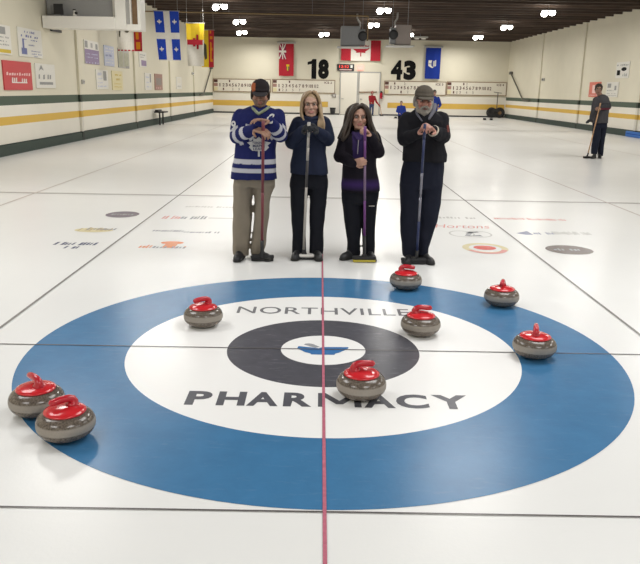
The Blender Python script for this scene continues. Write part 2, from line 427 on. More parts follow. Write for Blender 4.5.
art(t, 'red_lettering', scribble(-.28, -.13, -.05, .16, 6, 16), 'palered'); art(t, 'dark_lettering', scribble(-.05, -.13, .28, .16, 8, 17), 'midgrey'); art(t, 'tail_line', [rect(.3, -.03, .65, .03)], 'lightgrey')
t, _ = logo('faint pale grey line of lettering in the ice near hog line, left side', -1.55, 5.66)
art(t, 'lettering', scribble(-.34, -.06, .34, .08, 16, 18), 'lightgrey')
t, _ = logo('faint grey line of lettering in the ice right of bearded man', 1.63, 5.12)
art(t, 'lettering', scribble(-.45, -.08, .45, .08, 18, 19), 'lightgrey')
t, _ = logo('thin red script lettering in the ice beside bearded man', 1.66, 4.5)
words(t, 'Tim Hortons', (-.62, -.13, .40, .11), 'palered', .0, .35)
t, _ = logo('grey interlocking circles logo with dark centre in the ice', 1.73, 4.0)
art(t, 'circle', ring_polys(.13, .15, 40, -.1, 0, 1.3), 'lightgrey'); art(t, 'circle', ring_polys(.13, .15, 40, .1, 0, 1.3), 'lightgrey', .0018)
art(t, 'emblem', [[(-.09, -.12), (-.03, -.12), (.06, .12), (.0, .12)], [(-.02, .05), (.12, .1), (.11, .15), (-.01, .1)], [(.0, -.1), (.12, -.14), (.1, -.05)]], 'midgrey', .0022)
t, _ = logo('round pale yellow logo with red centre and red lower rim in the ice', 1.73, 3.21)
art(t, 'rim', ring_polys(.17, .24, 60, 0, 0, 1.1), 'paleyellow'); art(t, 'centre', [oval(0, .02, .12, .11)], 'logored')
art(t, 'lower_rim', [p for k, p in enumerate(ring_polys(.16, .22, 60, 0, -.03, 1.15)) if 33 <= k <= 57], 'palered', .002)
t, _ = logo('thin red lettering in the ice beyond right divider line', 2.73, 5.11)
art(t, 'lettering', scribble(-.47, -.07, .0, .1, 14, 21)+scribble(.0, -.1, .47, .07, 14, 22), 'palered')
t, _ = logo('steel blue lettering with a solid square in the ice right of divider', 2.74, 4.15)
art(t, 'emblem', [[(-.45, -.05), (-.28, .1), (-.27, -.14), (-.36, -.14)]], 'steelblue'); art(t, 'lettering', scribble(-.25, -.12, .0, .06, 8, 23), 'steelblue'); art(t, 'small_lettering', scribble(.0, -.1, .45, .12, 16, 24), 'lightgrey')
t, _ = logo('solid dark umber oval logo in the ice far right', 2.62, 3.2)
art(t, 'oval_patch', [oval(0, 0, .245, .235)], 'umber'); art(t, 'lettering', scribble(-.17, -.05, .17, .06, 8, 25), 'midgrey', .0022)

# ------------------------------------------------------------------ curling stones
def stone_parts(root):
    prof = [(0, .006), (.05, .006), (.058, .001), (.066, .001), (.078, .004), (.098, .012), (.115, .024), (.127, .039), (.1330, .054), (.1345, .070), (.1330, .086), (.127, .101), (.117, .113), (.104, .122), (.085, .128), (.06, .130), (0, .130)]
    s = obj('stone_body', add_lathe(bmesh.new(), prof, 48), M['granite'], root, True)
    c = obj('handle_plate', add_lathe(bmesh.new(), [(0, .127), (.0945, .127), (.097, .130), (.094, .136), (.076, .144), (.05, .150), (.02, .153), (0, .153)], 40), M['stone_red'], root, True)
    # gooseneck: the post rises off-centre and the grip sweeps over the middle
    bm = tube([(-.034, 0, .142), (-.043, 0, .157), (-.046, 0, .167), (-.040, 0, .178), (-.022, 0, .186), (.004, 0, .1875), (.036, 0, .185), (.062, 0, .182), (.071, 0, .180)],
              [.032, .024, .020, .0185, .0175, .0175, .0175, .016, .008], 14)
    h = obj('handle', bm, M['stone_red_dark'], root, True)
    return s, c, h
STONES = [  # x, y, handle direction, label
    (-.829, .461, 3.75, 'red-handled curling stone on white ring, left of the upper lettering'),
    (.692, 1.527, -.25, 'red-handled curling stone on blue ring in front of bearded man'),
    (.660, .351, .05, 'red-handled curling stone on white ring covering end of the upper lettering'),
    (1.385, 1.084, -1.9, 'red-handled curling stone at outer edge of blue ring, far right'),
    (1.320, -.045, 1.30, 'red-handled curling stone on the tee line at right, handle end-on'),
    (.201, -.711, .22, 'red-handled curling stone nearest middle, covering lower lettering beside red centre line'),
    (-1.437, -.966, 2.35, 'red-handled curling stone at left rim of rings, farther of touching pair'),
    (-1.206, -1.219, 3.85, 'red-handled curling stone at left rim of rings, nearest the camera')]
proto = None
for x, y, a, lab in STONES:
    if proto is None:
        r = thing('curling_stone', lab, 'curling stone', (x, y-.015, .0045), a, 'red-handled stones in the house'); stone_parts(r); proto = r
    else:
        r = proto.copy(); COL.objects.link(r); r.location = (x, y-(.028 if x < -1 else .015), .0045); r.rotation_euler = (0, 0, a); r['label'] = lab
        for ch in proto.children:
            c = ch.copy(); COL.objects.link(c); c.parent = r

# ------------------------------------------------------------------ far wall
def far_flag(name, label, x0, z0, x1, z1, base, wave=.05, rod=None, y=46.08):
    root = thing(name, label, 'flag', ((x0+x1)/2, y, z0))
    cx = (x0+x1)/2; w = x1-x0
    ph = random.random()*6
    F = lambda u, v, q=0: Vector((u, -q + wave*math.sin(u/w*7+ph)*(.3+.7*(1-v/(z1-z0))) - wave*1.2, v))
    flat('cloth', [rect(-w/2, 0, w/2, z1-z0)], F, 0, M[base], root, sub=11)
    if rod:
        obj('hanging_rod', box((0, -.02, z1-z0+.07), (w*1.25, .1, .12), .02), M['ltgrey'], root)
    return root, F, w, z1-z0

f, F, w, h = far_flag('hanging_flag', 'red ensign flag hanging on the far wall left of number 18', -2.85, 2.46, -1.87, 4.5, 'flag_red', rod=True)
flat('union_canton', [rect(-w/2, h*.52, -.02, h)], F, .012, M['flag_maroon'], f, sub=3)
flat('union_cross', [rect(-w*.5, h*.73, -.02, h*.79), rect(-w*.28, h*.52, -w*.22, h), [(-w*.5, h), (-w*.44, h), (-.02, h*.54), (-.06, h*.52)], [(-.02, h), (-.08, h), (-w*.5, h*.55), (-w*.46, h*.52)]], F, .02, M['flag_white'], f)
flat('shield', [[(.0, h*.36), (.0, h*.22), (.1, h*.14), (.2, h*.22), (.2, h*.36)]], F, .015, M['flag_green'], f)
flat('shield_top', [rect(.0, h*.3, .2, h*.36), rect(.06, h*.17, .12, h*.3)], F, .022, M['flag_yellow'], f)

f, F, w, h = far_flag('hanging_flag', 'red and white maple leaf flag on the far wall above scoreboard clock', 1.25, 3.51, 3.85, 4.8, 'flag_white')
flat('red_bar', [rect(-w/2, 0, -w/4, h)], F, .012, M['flag_red'], f, sub=2)
flat('red_bar', [rect(w/4, 0, w/2, h)], F, .012, M['flag_red'], f, sub=2)
leaf = [(0, .5), (.09, .33), (.2, .39), (.15, .1), (.28, .24), (.31, .17), (.45, .2), (.4, .07), (.47, .0), (.24, -.2), (.27, -.28), (.03, -.25), (.03, -.5), (-.03, -.5), (-.03, -.25), (-.27, -.28), (-.24, -.2), (-.47, .0), (-.4, .07), (-.45, .2), (-.31, .17), (-.28, .24), (-.15, .1), (-.2, .39), (-.09, .33)]
flat('maple_leaf', [[(a*1.2, h*.6+b*1.0) for a, b in leaf]], F, .015, M['flag_red'], f)

f, F, w, h = far_flag('hanging_flag', 'blue flag with small shield hanging on the far wall right of number 43', 6.85, 2.44, 7.85, 4.41, 'flag_royal', rod=True)
flat('shield', [[(-.3, h*.6), (-.3, h*.42), (-.05, h*.35), (.2, h*.42), (.2, h*.6)]], F, .012, M['flag_white'], f)
flat('shield_detail', [rect(-.28, h*.47, -.1, h*.52), [(.0, h*.38), (.18, h*.44), (.18, h*.58), (.0, h*.58)]], F, .018, M['ltgrey'], f)

for body, x0, x1, z0, z1, lab in (('18', -1.0, .47, 2.31, 3.58, 'large black eighteen in numerals left of the clock, painted on the far wall'), ('43', 4.6, 6.27, 2.34, 3.6, 'large black forty-three in numerals right of the door, painted on the far wall')):
    r = thing('wall_number', lab, 'number', ((x0+x1)/2, YF, z0))
    m_ = (x1-x0)
    hh = z1-z0
    if body == '18':
        flat('digit', [[(-m_*.29, 0), (-m_*.07, 0), (-m_*.07, hh), (-m_*.24, hh), (-m_*.31, hh*.90), (-m_*.47, hh*.85), (-m_*.47, hh*.70), (-m_*.29, hh*.75)]], frame_far(0, 0, 0), .01, M['blackink'], r)
    else:
        text('digit', body[0], frame_far(0, 0, 0), (-m_/2, 0, -m_*.04, hh), .01, M['blackink'], r, bold=.05)
    text('digit', body[1], frame_far(0, 0, 0), (m_*.01, 0, m_/2, z1-z0), .01, M['blackink'], r, bold=.07)

# scoreboards
def scoreboard(x0, x1, z0, z1, label, ice, top, bot):
    r = thing('wall_scoreboard', label, 'scoreboard', (x0, YF, z0), group='curling scoreboards on the far wall')
    w, h = x1-x0, z1-z0
    F = frame_far(0, 0, 0)
    obj('board', box((w/2, -.03, h/2), (w-.04, .05, h-.04)), M['offwhite'], r)
    bm = bmesh.new()
    add_box(bm, (w/2, -.035, .02), (w, .07, .04)); add_box(bm, (w/2, -.035, h-.02), (w, .07, .04))
    add_box(bm, (.02, -.035, h/2), (.04, .07, h-.08)); add_box(bm, (w-.02, -.035, h/2), (.04, .07, h-.08))
    obj('frame', bm, M['brownwood'], r)
    flat('team_panel', [rect(.05, h*.72, .3, h*.93)], F, .062, M['redbrown'], r)
    flat('team_panel', [rect(.05, h*.42, .3, h*.66)], F, .062, M['rust'], r)
    flat('team_panel', [rect(.05, h*.08, .3, h*.36)], F, .062, M['paleyel'], r)
    n = 12
    for k in range(n):
        u = .42+k*(w*.62/n)*1.04
        s = str(k+1); ww = .13 if len(s) == 1 else .19
        if s == '1': ww = .06
        text('number', s, F, (u, h*.4, u+ww, h*.65), .062, M['redbrown'], r, bold=.02)
        if k in top: text('score', str(top[k]), F, (u+.01, h*.74, u+.1, h*.9), .062, M['redbrown'], r)
        if k in bot: text('score', str(bot[k]), F, (u+.01, h*.12, u+.1, h*.3), .062, M['redbrown'], r)
    text('lettering', ice, F, (w*.83, h*.72, w*.95, h*.88), .062, M['redbrown'], r, bold=.02)
    return r
scoreboard(-7.25, -3.4, 1.38, 2.22, 'white scoreboard ICE 1 on the far wall behind jersey man', 'ICE 1', {3: 1}, {1: 1, 4: 2, 6: 3})
scoreboard(-3.3, .9, 1.38, 2.25, 'white scoreboard ICE 2 on the far wall under number 18', 'ICE 2', {3: 1}, {0: 1, 1: 2, 2: 3, 4: 5, 6: 7})
scoreboard(4.19, 8.34, 1.38, 2.27, 'white scoreboard ICE 3 on the far wall under number 43', 'ICE 3', {1: 1, 4: 2}, {3: 1, 5: 2})
scoreboard(8.38, 12.40, 1.42, 2.30, 'white scoreboard ICE 4 on the far wall at right corner', 'ICE 4', {3: 1, 4: 2}, {0: 1, 1: 2, 2: 3, 4: 4, 6: 5})

# clock, exit sign, doors
r = thing('wall_clock_display', 'black digital clock display with red digits above the far doors', 'clock', (1.58, YF, 2.85))
obj('case', box((0, -.06, .225), (1.12, .12, .44), .02), M['black'], r)
text('digits', '12:52', frame_far(0, 0, 0), (-.42, .19, .22, .36), .125, M['led'], r, bold=.01)
flat('caption_strip', [rect(-.4, .05, .4, .1)], frame_far(0, 0, 0), .125, M['pinkink'], r)
flat('light_panel', [rect(.32, .2, .46, .38)], frame_far(0, 0, 0), .125, M['paper'], r)
r = thing('exit_sign', 'small glowing red exit sign above the far door', 'sign', (2.56, YF, 2.9))
obj('sign_case', box((0, -.04, .16), (.42, .08, .32), .015), M['exit_red'], r)
text('lettering', 'EXIT', frame_far(0, 0, 0), (-.15, .08, .15, .24), .085, M['paper'], r, bold=.02)
def door(n, x0, x1, h):
    cx = (x0+x1)/2
    d = tag(obj('door_%d' % n, box((cx, YF-.03, h/2), (x1-x0-.1, .06, h-.05)), M['doorwhite']), kind='structure')
    bm = bmesh.new()
    add_box(bm, (x0+.03, YF-.045, h/2), (.07, .09, h)); add_box(bm, (x1-.03, YF-.045, h/2), (.07, .09, h)); add_box(bm, (cx, YF-.045, h-.03), (x1-x0, .09, .07))
    obj('door_frame', bm, M['ltgrey'], d)
    obj('door_handle', box((x0+.2, YF-.1, 1.05), (.16, .06, .05), .01), M['ltgrey'], d)
door(1, 2.47, 3.93, 2.82); door(2, 1.22, 2.43, 2.82)
r = thing('wall_rail', 'thin brown rod mounted across the white far door', 'rail', (3.1, YF-.12, 1.5))
obj('rod', tube([(-.6, 0, 0), (.6, 0, .03)], .035, 8), M['brownwood'], r)
obj('mount', box((-.58, .03, 0), (.05, .1, .12)), M['ltgrey'], r); obj('mount', box((.58, .03, .03), (.05, .1, .12)), M['ltgrey'], r)
r = thing('fire_extinguisher_wall_mount', 'red fire extinguisher on the far wall right of the door', 'fire extinguisher', (4.0, YF-.12, 1.1))
obj('cylinder', add_lathe(bmesh.new(), [(0, 0), (.085, 0), (.09, .03), (.09, .33), (.05, .4), (0, .4)], 16), M['flag_red'], r, True)
obj('valve', box((0, -.01, .45), (.1, .06, .1), .01), M['black'], r); obj('hose', tube([(.04, -.05, .45), (.12, -.06, .35), (.11, -.05, .12)], .018, 8), M['black'], r)
r = thing('waste_bin', 'small black bin on the ice edge below scoreboard ICE 2', 'bin', (.77, 45.7, 0))
obj('bucket', add_lathe(bmesh.new(), [(0, .02), (.15, .02), (.19, .44), (.17, .44), (.14, .05), (0, .05)], 20), M['black'], r, True); obj('rim', add_lathe(bmesh.new(), [(.165, .43), (.2, .43), (.2, .47), (.165, .47), (.165, .43)], 20), M['rubber'], r)
r = thing('wall_outlet_box', 'small tan box on the far wall right of scoreboard ICE 2', 'outlet box', (.85, YF, 1.13))
obj('case', box((0, -.04, .13), (.25, .08, .25), .015), M['taupe'], r); obj('cover', box((0, -.085, .13), (.18, .012, .18), .004), M['ltgrey'], r)
r = thing('wall_outlet_box', 'small grey box on the far wall below scoreboard ICE 1', 'outlet box', (-3.99, YF, .95))
obj('case', box((0, -.04, .1), (.26, .08, .2), .015), M['ltgrey'], r); obj('cover', box((0, -.085, .1), (.18, .012, .14), .004), M['taupe'], r)
# ice scraper at the right end
r = thing('ice_scraper', 'black ice scraper with two rubber wheels and upright handle by far wall', 'ice scraper', (11.62, 45.5, 0))
for sx in (-.27, .27):
    w_ = obj('wheel', add_lathe(bmesh.new(), [(.13, -.09), (.30, -.09), (.34, -.05), (.34, .05), (.30, .09), (.13, .09), (.13, -.09)], 24), M['rubber'], r, True)
    w_.rotation_euler = (PI/2, 0, 0); w_.location = (sx, 0, .34)
    hb = obj('hub', add_lathe(bmesh.new(), [(0, -.07), (.1, -.07), (.13, -.04), (.13, .04), (.1, .07), (0, .07)], 16), M['brownwood'] if sx > 0 else M['black'], w_)
obj('body', box((0, 0, .5), (.5, .2, .22), .05), M['black'], r)
obj('handle', tube([(.06, 0, .55), (.08, .05, 1.62)], .03, 8), M['pipe'], r)
obj('crossbar', tube([(-.2, .05, 1.66), (.32, .05, 1.6)], .022, 8), M['pipe'], r)
for x, y, lab in ((9.98, 41.2, 'black rubber hack on the far ice, left of a pair'), (10.38, 41.2, 'black rubber hack on the far ice, right of a pair'), (4.55, 41.2, 'black rubber hack on the far ice left of bearded man')):
    r = thing('foot_hack', lab, 'hack', (x, y, 0), group='hacks at the far end')
    obj('foot_rest', box((0, 0, .06), (.16, .2, .10), .03), M['rubber'], r); obj('base_plate', box((0, 0, .008), (.22, .3, .014)), M['black'], r)
# risers where the brine pipes leave the side walls
def riser(label, x, sgn):
    r = thing('wall_pipe', label, 'pipe', (x, 41.6, 1.22))
    obj('pipe_run', tube([(0, -1.4, 0), (0, .0, .0), (0, .15, .06), (0, 3.4, 1.62)], .038, 10), M['pipe'], r, True)
    obj('cap', add_lathe(bmesh.new(), [(0, -.05), (.12, -.05), (.13, 0), (.12, .12), (0, .14)], 16, (0, 3.4, 1.62)), M['pipe'], r)
riser('dark slanting pipe rising along the right wall near far corner', XR-.1, 1)
riser('dark slanting pipe rising along the left wall near far corner', XL+.1, -1)

# ------------------------------------------------------------------ side wall signs
def sign(label, F0, side, y0, y1, z0, z1, base, rough=None):
    """y0..y1: extent along the wall; F frame is local to the sign's lower left corner."""
    x = XL if side == 'left' else XR
    r = thing('wall_sign', label, 'sign', (x, y0 if side == 'left' else y1, z0))
    F = frame_left(0, 0, 0) if side == 'left' else frame_right(0, 0, 0)
    w, h = abs(y1-y0), z1-z0
    bm = bmesh.new()
    a = F(0, 0, .004); b = F(w, h, .03)
    add_box(bm, (a+b)/2, [max(abs(q), .001) for q in (b-a)])
    obj('board', bm, M[base], r)
    return r, F, w, h
def lines(r, F, w, h, rows, m, n=10, name='lettering', seed=1):
    ps = []
    for k, (u0, v0, u1, v1) in enumerate(rows): ps += scribble(w*u0, h*v0, w*u1, h*v1, n, seed*31+k)
    return flat(name, ps, F, .034, M[m], r)
def block(r, F, w, h, name, bx, m, q=.033): return flat(name, [rect(w*bx[0], h*bx[1], w*bx[2], h*bx[3])], F, q, M[m], r)

r, F, w, h = sign('white sign with yellow bottom bar at the left photo edge', 0, 'left', 12.3, 13.45, 2.26, 2.9, 'paper')
block(r, F, w, h, 'yellow_bar', (0, .05, .95, .17), 'yellowink'); lines(r, F, w, h, [(.1, .3, .9, .36), (.1, .42, .8, .47), (.3, .55, .9, .62)], 'greyink', seed=2); block(r, F, w, h, 'photo', (.3, .68, .75, .93), 'greyink')
r, F, w, h = sign('white sign with blue lettering and small trophy picture on the left wall, upper row', 0, 'left', 13.88, 15.4, 2.26, 2.93, 'paper')
lines(r, F, w, h, [(.25, .83, .7, .93), (.1, .68, .85, .78), (.2, .58, .8, .63), (.4, .4, .65, .46), (.5, .2, .9, .25), (.5, .1, .95, .15), (.6, .02, .8, .06)], 'blueink', 8, seed=3); flat('trophy', [rect(w*.1, h*.08, w*.32, h*.3), rect(w*.15, h*.3, w*.22, h*.62)], F, .034, M['blueink'], r)
r, F, w, h = sign('red sign with white lettering on the left wall, lower row', 0, 'left', 12.87, 14.55, 1.47, 2.13, 'red_sign')
lines(r, F, w, h, [(.08, .5, .95, .62)], 'pinkink', 10, 'small_lettering', seed=4); lines(r, F, w, h, [(.25, .24, .8, .44)], 'paper', 8, seed=5); block(r, F, w, h, 'underline', (.25, .24, .8, .28), 'paper', .035)
r, F, w, h = sign('white sign with grey leaf emblem and grey bar beside the red sign', 0, 'left', 14.83, 16.2, 1.52, 2.13, 'paper')
flat('emblem', [[(w*.15, h*.7), (w*.28, h*.95), (w*.4, h*.72), (w*.27, h*.78)]], F, .034, M['greyink'], r); lines(r, F, w, h, [(.1, .35, .9, .62)], 'greyink', 7, seed=6); block(r, F, w, h, 'bar', (.15, .14, .85, .25), 'greyink')
r, F, w, h = sign('mauve poster with row of small portraits along its top on the left wall', 0, 'left', 18.92, 20.4, 2.26, 2.96, 'paper')
block(r, F, w, h, 'print', (0, 0, 1, .62), 'purple_sign'); lines(r, F, w, h, [(.1, .4, .9, .46), (.1, .26, .9, .31), (.05, .02, .95, .1)], 'paleblue', 9, seed=7)
flat('portrait', [rect(w*.04, h*.68, w*.22, h*.96)], F, .034, M['greyink'], r); flat('portrait', [rect(w*.42, h*.7, w*.56, h*.9)], F, .034, M['ltgrey'], r); flat('portrait', [rect(w*.76, h*.66, w*.92, h*.9)], F, .034, M['greyink'], r)
r, F, w, h = sign('white sign ruled with pale blue lettering beside the mauve poster', 0, 'left', 21.02, 22.2, 2.26, 2.92, 'paleblue')
lines(r, F, w, h, [(.1, .82, .9, .9), (.1, .68, .9, .74), (.1, .3, .9, .36), (.1, .14, .9, .2)], 'paper', 8, seed=8); lines(r, F, w, h, [(.1, .46, .75, .6)], 'blueink', 7, 'dark_lettering', seed=9)
r, F, w, h = sign('poster of greenish photographs with red top edge on the left wall', 0, 'left', 22.75, 24.25, 2.25, 2.92, 'ltgrey')
block(r, F, w, h, 'photo', (.03, .05, .42, .85), 'sage'); block(r, F, w, h, 'photo', (.5, .05, .95, .8), 'sage'); flat('red_edge', [[(0, h*.93), (w*.5, h*.88), (w*.5, h), (0, h)]], F, .035, M['red_sign'], r); block(r, F, w, h, 'footer', (.62, .0, .95, .12), 'greyink', .036)
r, F, w, h = sign('white poster with brown photo at its foot on the left wall, upper row', 0, 'left', 25.85, 27.1, 2.37, 2.96, 'paper')
block(r, F, w, h, 'photo', (.25, .08, .95, .45), 'purple_sign'); lines(r, F, w, h, [(.1, .6, .6, .68), (.1, .75, .8, .85)], 'greyink', 6, seed=10)
r, F, w, h = sign('white poster with dark upright photo at right on the left wall, lower row', 0, 'left', 19.97, 21.3, 1.5, 2.11, 'paper')
block(r, F, w, h, 'photo', (.58, .45, .85, .95), 'greyink'); lines(r, F, w, h, [(.1, .7, .5, .9), (.08, .5, .5, .6), (.08, .3, .5, .38), (.08, .1, .8, .2)], 'paleblue', 6, seed=11)
r, F, w, h = sign('pale yellow poster on the left wall, lower row', 0, 'left', 21.82, 23.2, 1.47, 2.12, 'paleyel')
lines(r, F, w, h, [(.15, .75, .85, .85), (.3, .5, .7, .65), (.15, .3, .85, .36), (.15, .14, .85, .2)], 'yellowink', 7, seed=12)
r, F, w, h = sign('narrow white notice with dark strip on the left wall, lower row beyond column', 0, 'left', 26.68, 27.9, 1.47, 2.16, 'paper')
block(r, F, w, h, 'dark_strip', (.7, .45, .9, .95), 'greyink'); lines(r, F, w, h, [(.1, .7, .6, .8), (.1, .4, .6, .5), (.1, .15, .8, .25)], 'paleblue', 6, seed=13)
r, F, w, h = sign('rust brown poster on the left wall, lower row near Quebec flag', 0, 'left', 28.53, 30.1, 1.47, 2.16, 'rust')
block(r, F, w, h, 'photo', (.15, .3, .85, .75), 'taupe'); lines(r, F, w, h, [(.15, .08, .85, .2)], 'pinkink', 7, seed=14)
r, F, w, h = sign('faint white notice on the left wall, farthest of the lower row', 0, 'left', 33.4, 34.8, 1.52, 2.11, 'paper')
block(r, F, w, h, 'photo', (.2, .5, .8, .9), 'offwhite'); lines(r, F, w, h, [(.15, .15, .85, .3)], 'ltgrey', 6, seed=15)
r, F, w, h = sign('coral red sign on the right wall behind the player in grey', 0, 'right', 29.2, 30.6, 1.5, 2.16, 'coral')
block(r, F, w, h, 'pale_centre', (.3, .25, .6, .8), 'pinkink'); lines(r, F, w, h, [(.1, .08, .9, .18)], 'pinkink', 7, seed=16)
r, F, w, h = sign('white sign with black pictures on the right wall beside the coral sign', 0, 'right', 27.2, 28.5, 1.52, 2.14, 'paper')
flat('picture', [rect(w*.1, h*.62, w*.4, h*.9)], F, .034, M['greyink'], r); flat('picture', [rect(w*.7, h*.45, w*.86, h*.75)], F, .034, M['greyink'], r); lines(r, F, w, h, [(.08, .4, .65, .48), (.08, .2, .9, .26), (.08, .06, .9, .12)], 'greyink', 8, seed=17)
r, F, w, h = sign('white sign with black pictures on the right wall, highest and nearest', 0, 'right', 26.3, 27.65, 2.29, 2.93, 'paper')
flat('picture', [rect(w*.1, h*.18, w*.35, h*.5)], F, .034, M['blackink'], r); flat('picture', [oval(w*.62, h*.55, w*.2, h*.12, 20)], F, .034, M['blackink'], r); lines(r, F, w, h, [(.05, .75, .95, .88), (.5, .08, .9, .3)], 'greyink', 7, seed=18)
r = thing('wall_thermostat', 'small grey thermostat on the left wall near mauve poster', 'thermostat', (XL, 18.55, 1.65))
obj('case', box((.03, 0, .06), (.06, .22, .13), .01), M['ltgrey'], r); obj('dial', add_lathe(bmesh.new(), [(0, 0), (.03, 0), (.03, .02), (0, .02)], 12, (.07, 0, .05)), M['taupe'], r)
r = thing('wall_switch', 'small dark round fitting on the left wall near far corner', 'switch', (XL, 38.3, 2.3))
obj('case', box((.03, 0, .07), (.06, .5, .14), .02), M['ltgrey'], r); obj('knob', box((.07, 0, .07), (.03, .14, .06), .01), M['grey'], r)
r = thing('wall_switch', 'small dark fitting on the right wall above the green stripe', 'switch', (XR, 38.0, 2.31))
obj('case', box((-.03, 0, .07), (.06, .45, .15), .02), M['ltgrey'], r); obj('knob', box((-.07, 0, .07), (.03, .2, .1), .01), M['pipe'], r)
r = thing('wall_speaker_bar', 'short black bar mounted on the left wall below the booth', 'speaker', (XL, 16.5, 3.0))
obj('bar', box((.04, 0, .03), (.07, .75, .07), .015), M['black'], r); obj('bracket', box((.02, 0, .04), (.04, .2, .05)), M['grey'], r)
r = thing('foam_bumper', 'low blue foam bumper along the right wall at photo edge', 'bumper', (XR-.12, 24.3, 0))
obj('foam', box((.03, 0, .11), (.09, 2.7, .22), .03), M['bluefoam'], r); obj('seam', box((-.017, 0, .12), (.006, 2.5, .02)), M['flag_royal'], r)

# ------------------------------------------------------------------ booth on the left wall
r = thing('viewing_booth', 'white viewing booth with ledge and grey window jutting from the left wall', 'booth', (XL, 15.6, 3.0))
def bb(name, x0, x1, y0, y1, z0, z1, m, bev=.0, p=None):
    return obj(name, box(((x0+x1)/2+7.3, (y0+y1)/2-15.6, (z0+z1)/2-3.0), (abs(x1-x0), abs(y1-y0), abs(z1-z0)), bev), M[m], p or r)
bb('ledge', XL+.03, -5.40, 15.55, 16.15, 3.03, 3.33, 'white', .01)
bb('window', XL+.03, -5.5, 15.95, 15.99, 3.33, 4.84, 'glass')
bb('window_frame', -5.52, -5.36, 15.86, 16.02, 3.33, 4.84, 'white')
bb('side_panel', -5.40, -5.12, 15.6, 16.15, 3.03, 4.84, 'white', .01)
bb('side_frame', -5.12, -5.02, 15.68, 16.15, 3.03, 4.84, 'ltgrey', .01)
bb('side_opening', -5.02, -4.82, 15.75, 16.15, 3.16, 4.84, 'brownwood')
bb('side_sill', -5.12, -4.74, 15.6, 16.15, 3.01, 3.16, 'white', .01)
bb('corner_post', -5.02, -4.98, 15.62, 15.72, 3.16, 4.84, 'white')
bb('corner_post', -4.82, -4.74, 15.62, 16.15, 3.16, 4.84, 'white')
bb('back_wall', XL+.03, -5.36, 16.1, 16.15, 3.33, 4.84, 'white')
r2 = thing('ledge_monitor', 'dark monitor standing on the booth ledge', 'monitor', (-6.9, 15.72, 3.335))
obj('screen', box((.02, -.02, .17), (.24, .06, .26), .01), M['black'], r2); obj('stand', box((0, 0, .02), (.16, .14, .04), .01), M['grey'], r2); obj('back_housing', box((-.1, .08, .16), (.22, .1, .22), .02), M['grey'], r2)
r2 = thing('desk_lamp', 'small white and black desk lamp on the booth ledge', 'lamp', (-6.47, 15.7, 3.335))
obj('base', add_lathe(bmesh.new(), [(0, 0), (.05, 0), (.05, .03), (.03, .07), (.025, .15), (0, .15)], 16), M['white'], r2, True); obj('lamp_head', box((.04, 0, .08), (.07, .06, .07), .015), M['black'], r2); obj('cap', box((0, 0, .16), (.07, .07, .03), .01), M['black'], r2)

# ------------------------------------------------------------------ flags by the left wall
def hung_flag(label, x0, x1, z0, z1, y, base, wave=.05, sag=0.0):
    r = thing('hanging_flag', label, 'flag', ((x0+x1)/2, y, z0))
    w, h = x1-x0, z1-z0
    F = lambda u, v, q=0: Vector((u*(1-.10*(1-v/h)) + sag*(1-v/h), -q + wave*math.sin(u/w*6.5+2.1*v)*(.4+.6*(1-v/h)), v))
    flat('cloth', [rect(-w/2, 0, w/2, h)], F, 0, M[base], r, sub=11)
    obj('hanging_rod', tube([(-w/2-.03, 0, h+.01), (w/2+.03, 0, h+.01)], .015, 8), M['ltgrey'], r)
    bm = bmesh.new()
    for s in (-1, 1): add_tube(bm, [(s*w*.45, 0, h+.01), (s*w*.45, 0, ZC-z0+.2)], .005, 6)
    obj('cord', bm, M['ltgrey'], r)
    return r, F, w, h
def fleur(cu, cv, s):
    return [[(cu-.03*s, cv-.4*s), (cu+.03*s, cv-.4*s), (cu+.05*s, cv-.1*s), (cu+.14*s, cv+.15*s), (cu, cv+.5*s), (cu-.14*s, cv+.15*s), (cu-.05*s, cv-.1*s)],
            [(cu-.06*s, cv-.12*s), (cu-.16*s, cv+.1*s), (cu-.3*s, cv+.2*s), (cu-.4*s, cv+.05*s), (cu-.34*s, cv-.12*s), (cu-.27*s, cv+.02*s), (cu-.16*s, cv-.12*s)],
            [(cu+.06*s, cv-.12*s), (cu+.16*s, cv+.1*s), (cu+.3*s, cv+.2*s), (cu+.4*s, cv+.05*s), (cu+.34*s, cv-.12*s), (cu+.27*s, cv+.02*s), (cu+.16*s, cv-.12*s)],
            [(cu-.2*s, cv-.2*s), (cu+.2*s, cv-.2*s), (cu+.2*s, cv-.12*s), (cu-.2*s, cv-.12*s)]]
r, F, w, h = hung_flag('blue flag with white cross and four lilies hanging beside the left wall', -5.87, -5.01, 2.50, 4.14, 22.4, 'flag_white', sag=.08)
for su in (-1, 1):
    for v0, v1 in ((.02, .44), (.57, 1.0)):
        u0, u1 = (-w/2, -w*.13) if su < 0 else (w*.13, w/2)
        q = flat('blue_field', [rect(u0, h*v0, u1, h*v1)], F, .012, M['flag_blue'], r, sub=3)
        flat('lily', fleur((u0+u1)/2, h*(v0+v1)/2, .2), F, .03, M['flag_white'], q)
r, F, w, h = hung_flag('yellow and white flag with red stone figure hanging beside the left wall', -5.3, -4.6, 2.42, 4.0, 25.4, 'flag_white')
flat('yellow_field', [rect(-w/2, h*.62, w/2, h)], F, .012, M['flag_yellow'], r, sub=3)
flat('red_figure', [rect(-w*.46, h*.50, w*.44, h*.62), rect(.04, h*.4, .13, h*.74), rect(-.1, h*.46, .0, h*.66)], F, .025, M['flag_red'], r)
r, F, w, h = hung_flag('yellow flag with red lion strip hanging beside the left wall, farthest', -5.44, -4.84, 2.5, 4.08, 29.8, 'flag_yellow')
flat('red_strip', [rect(w*.08, 0, w/2, h)], F, .012, M['flag_red'], r, sub=3)
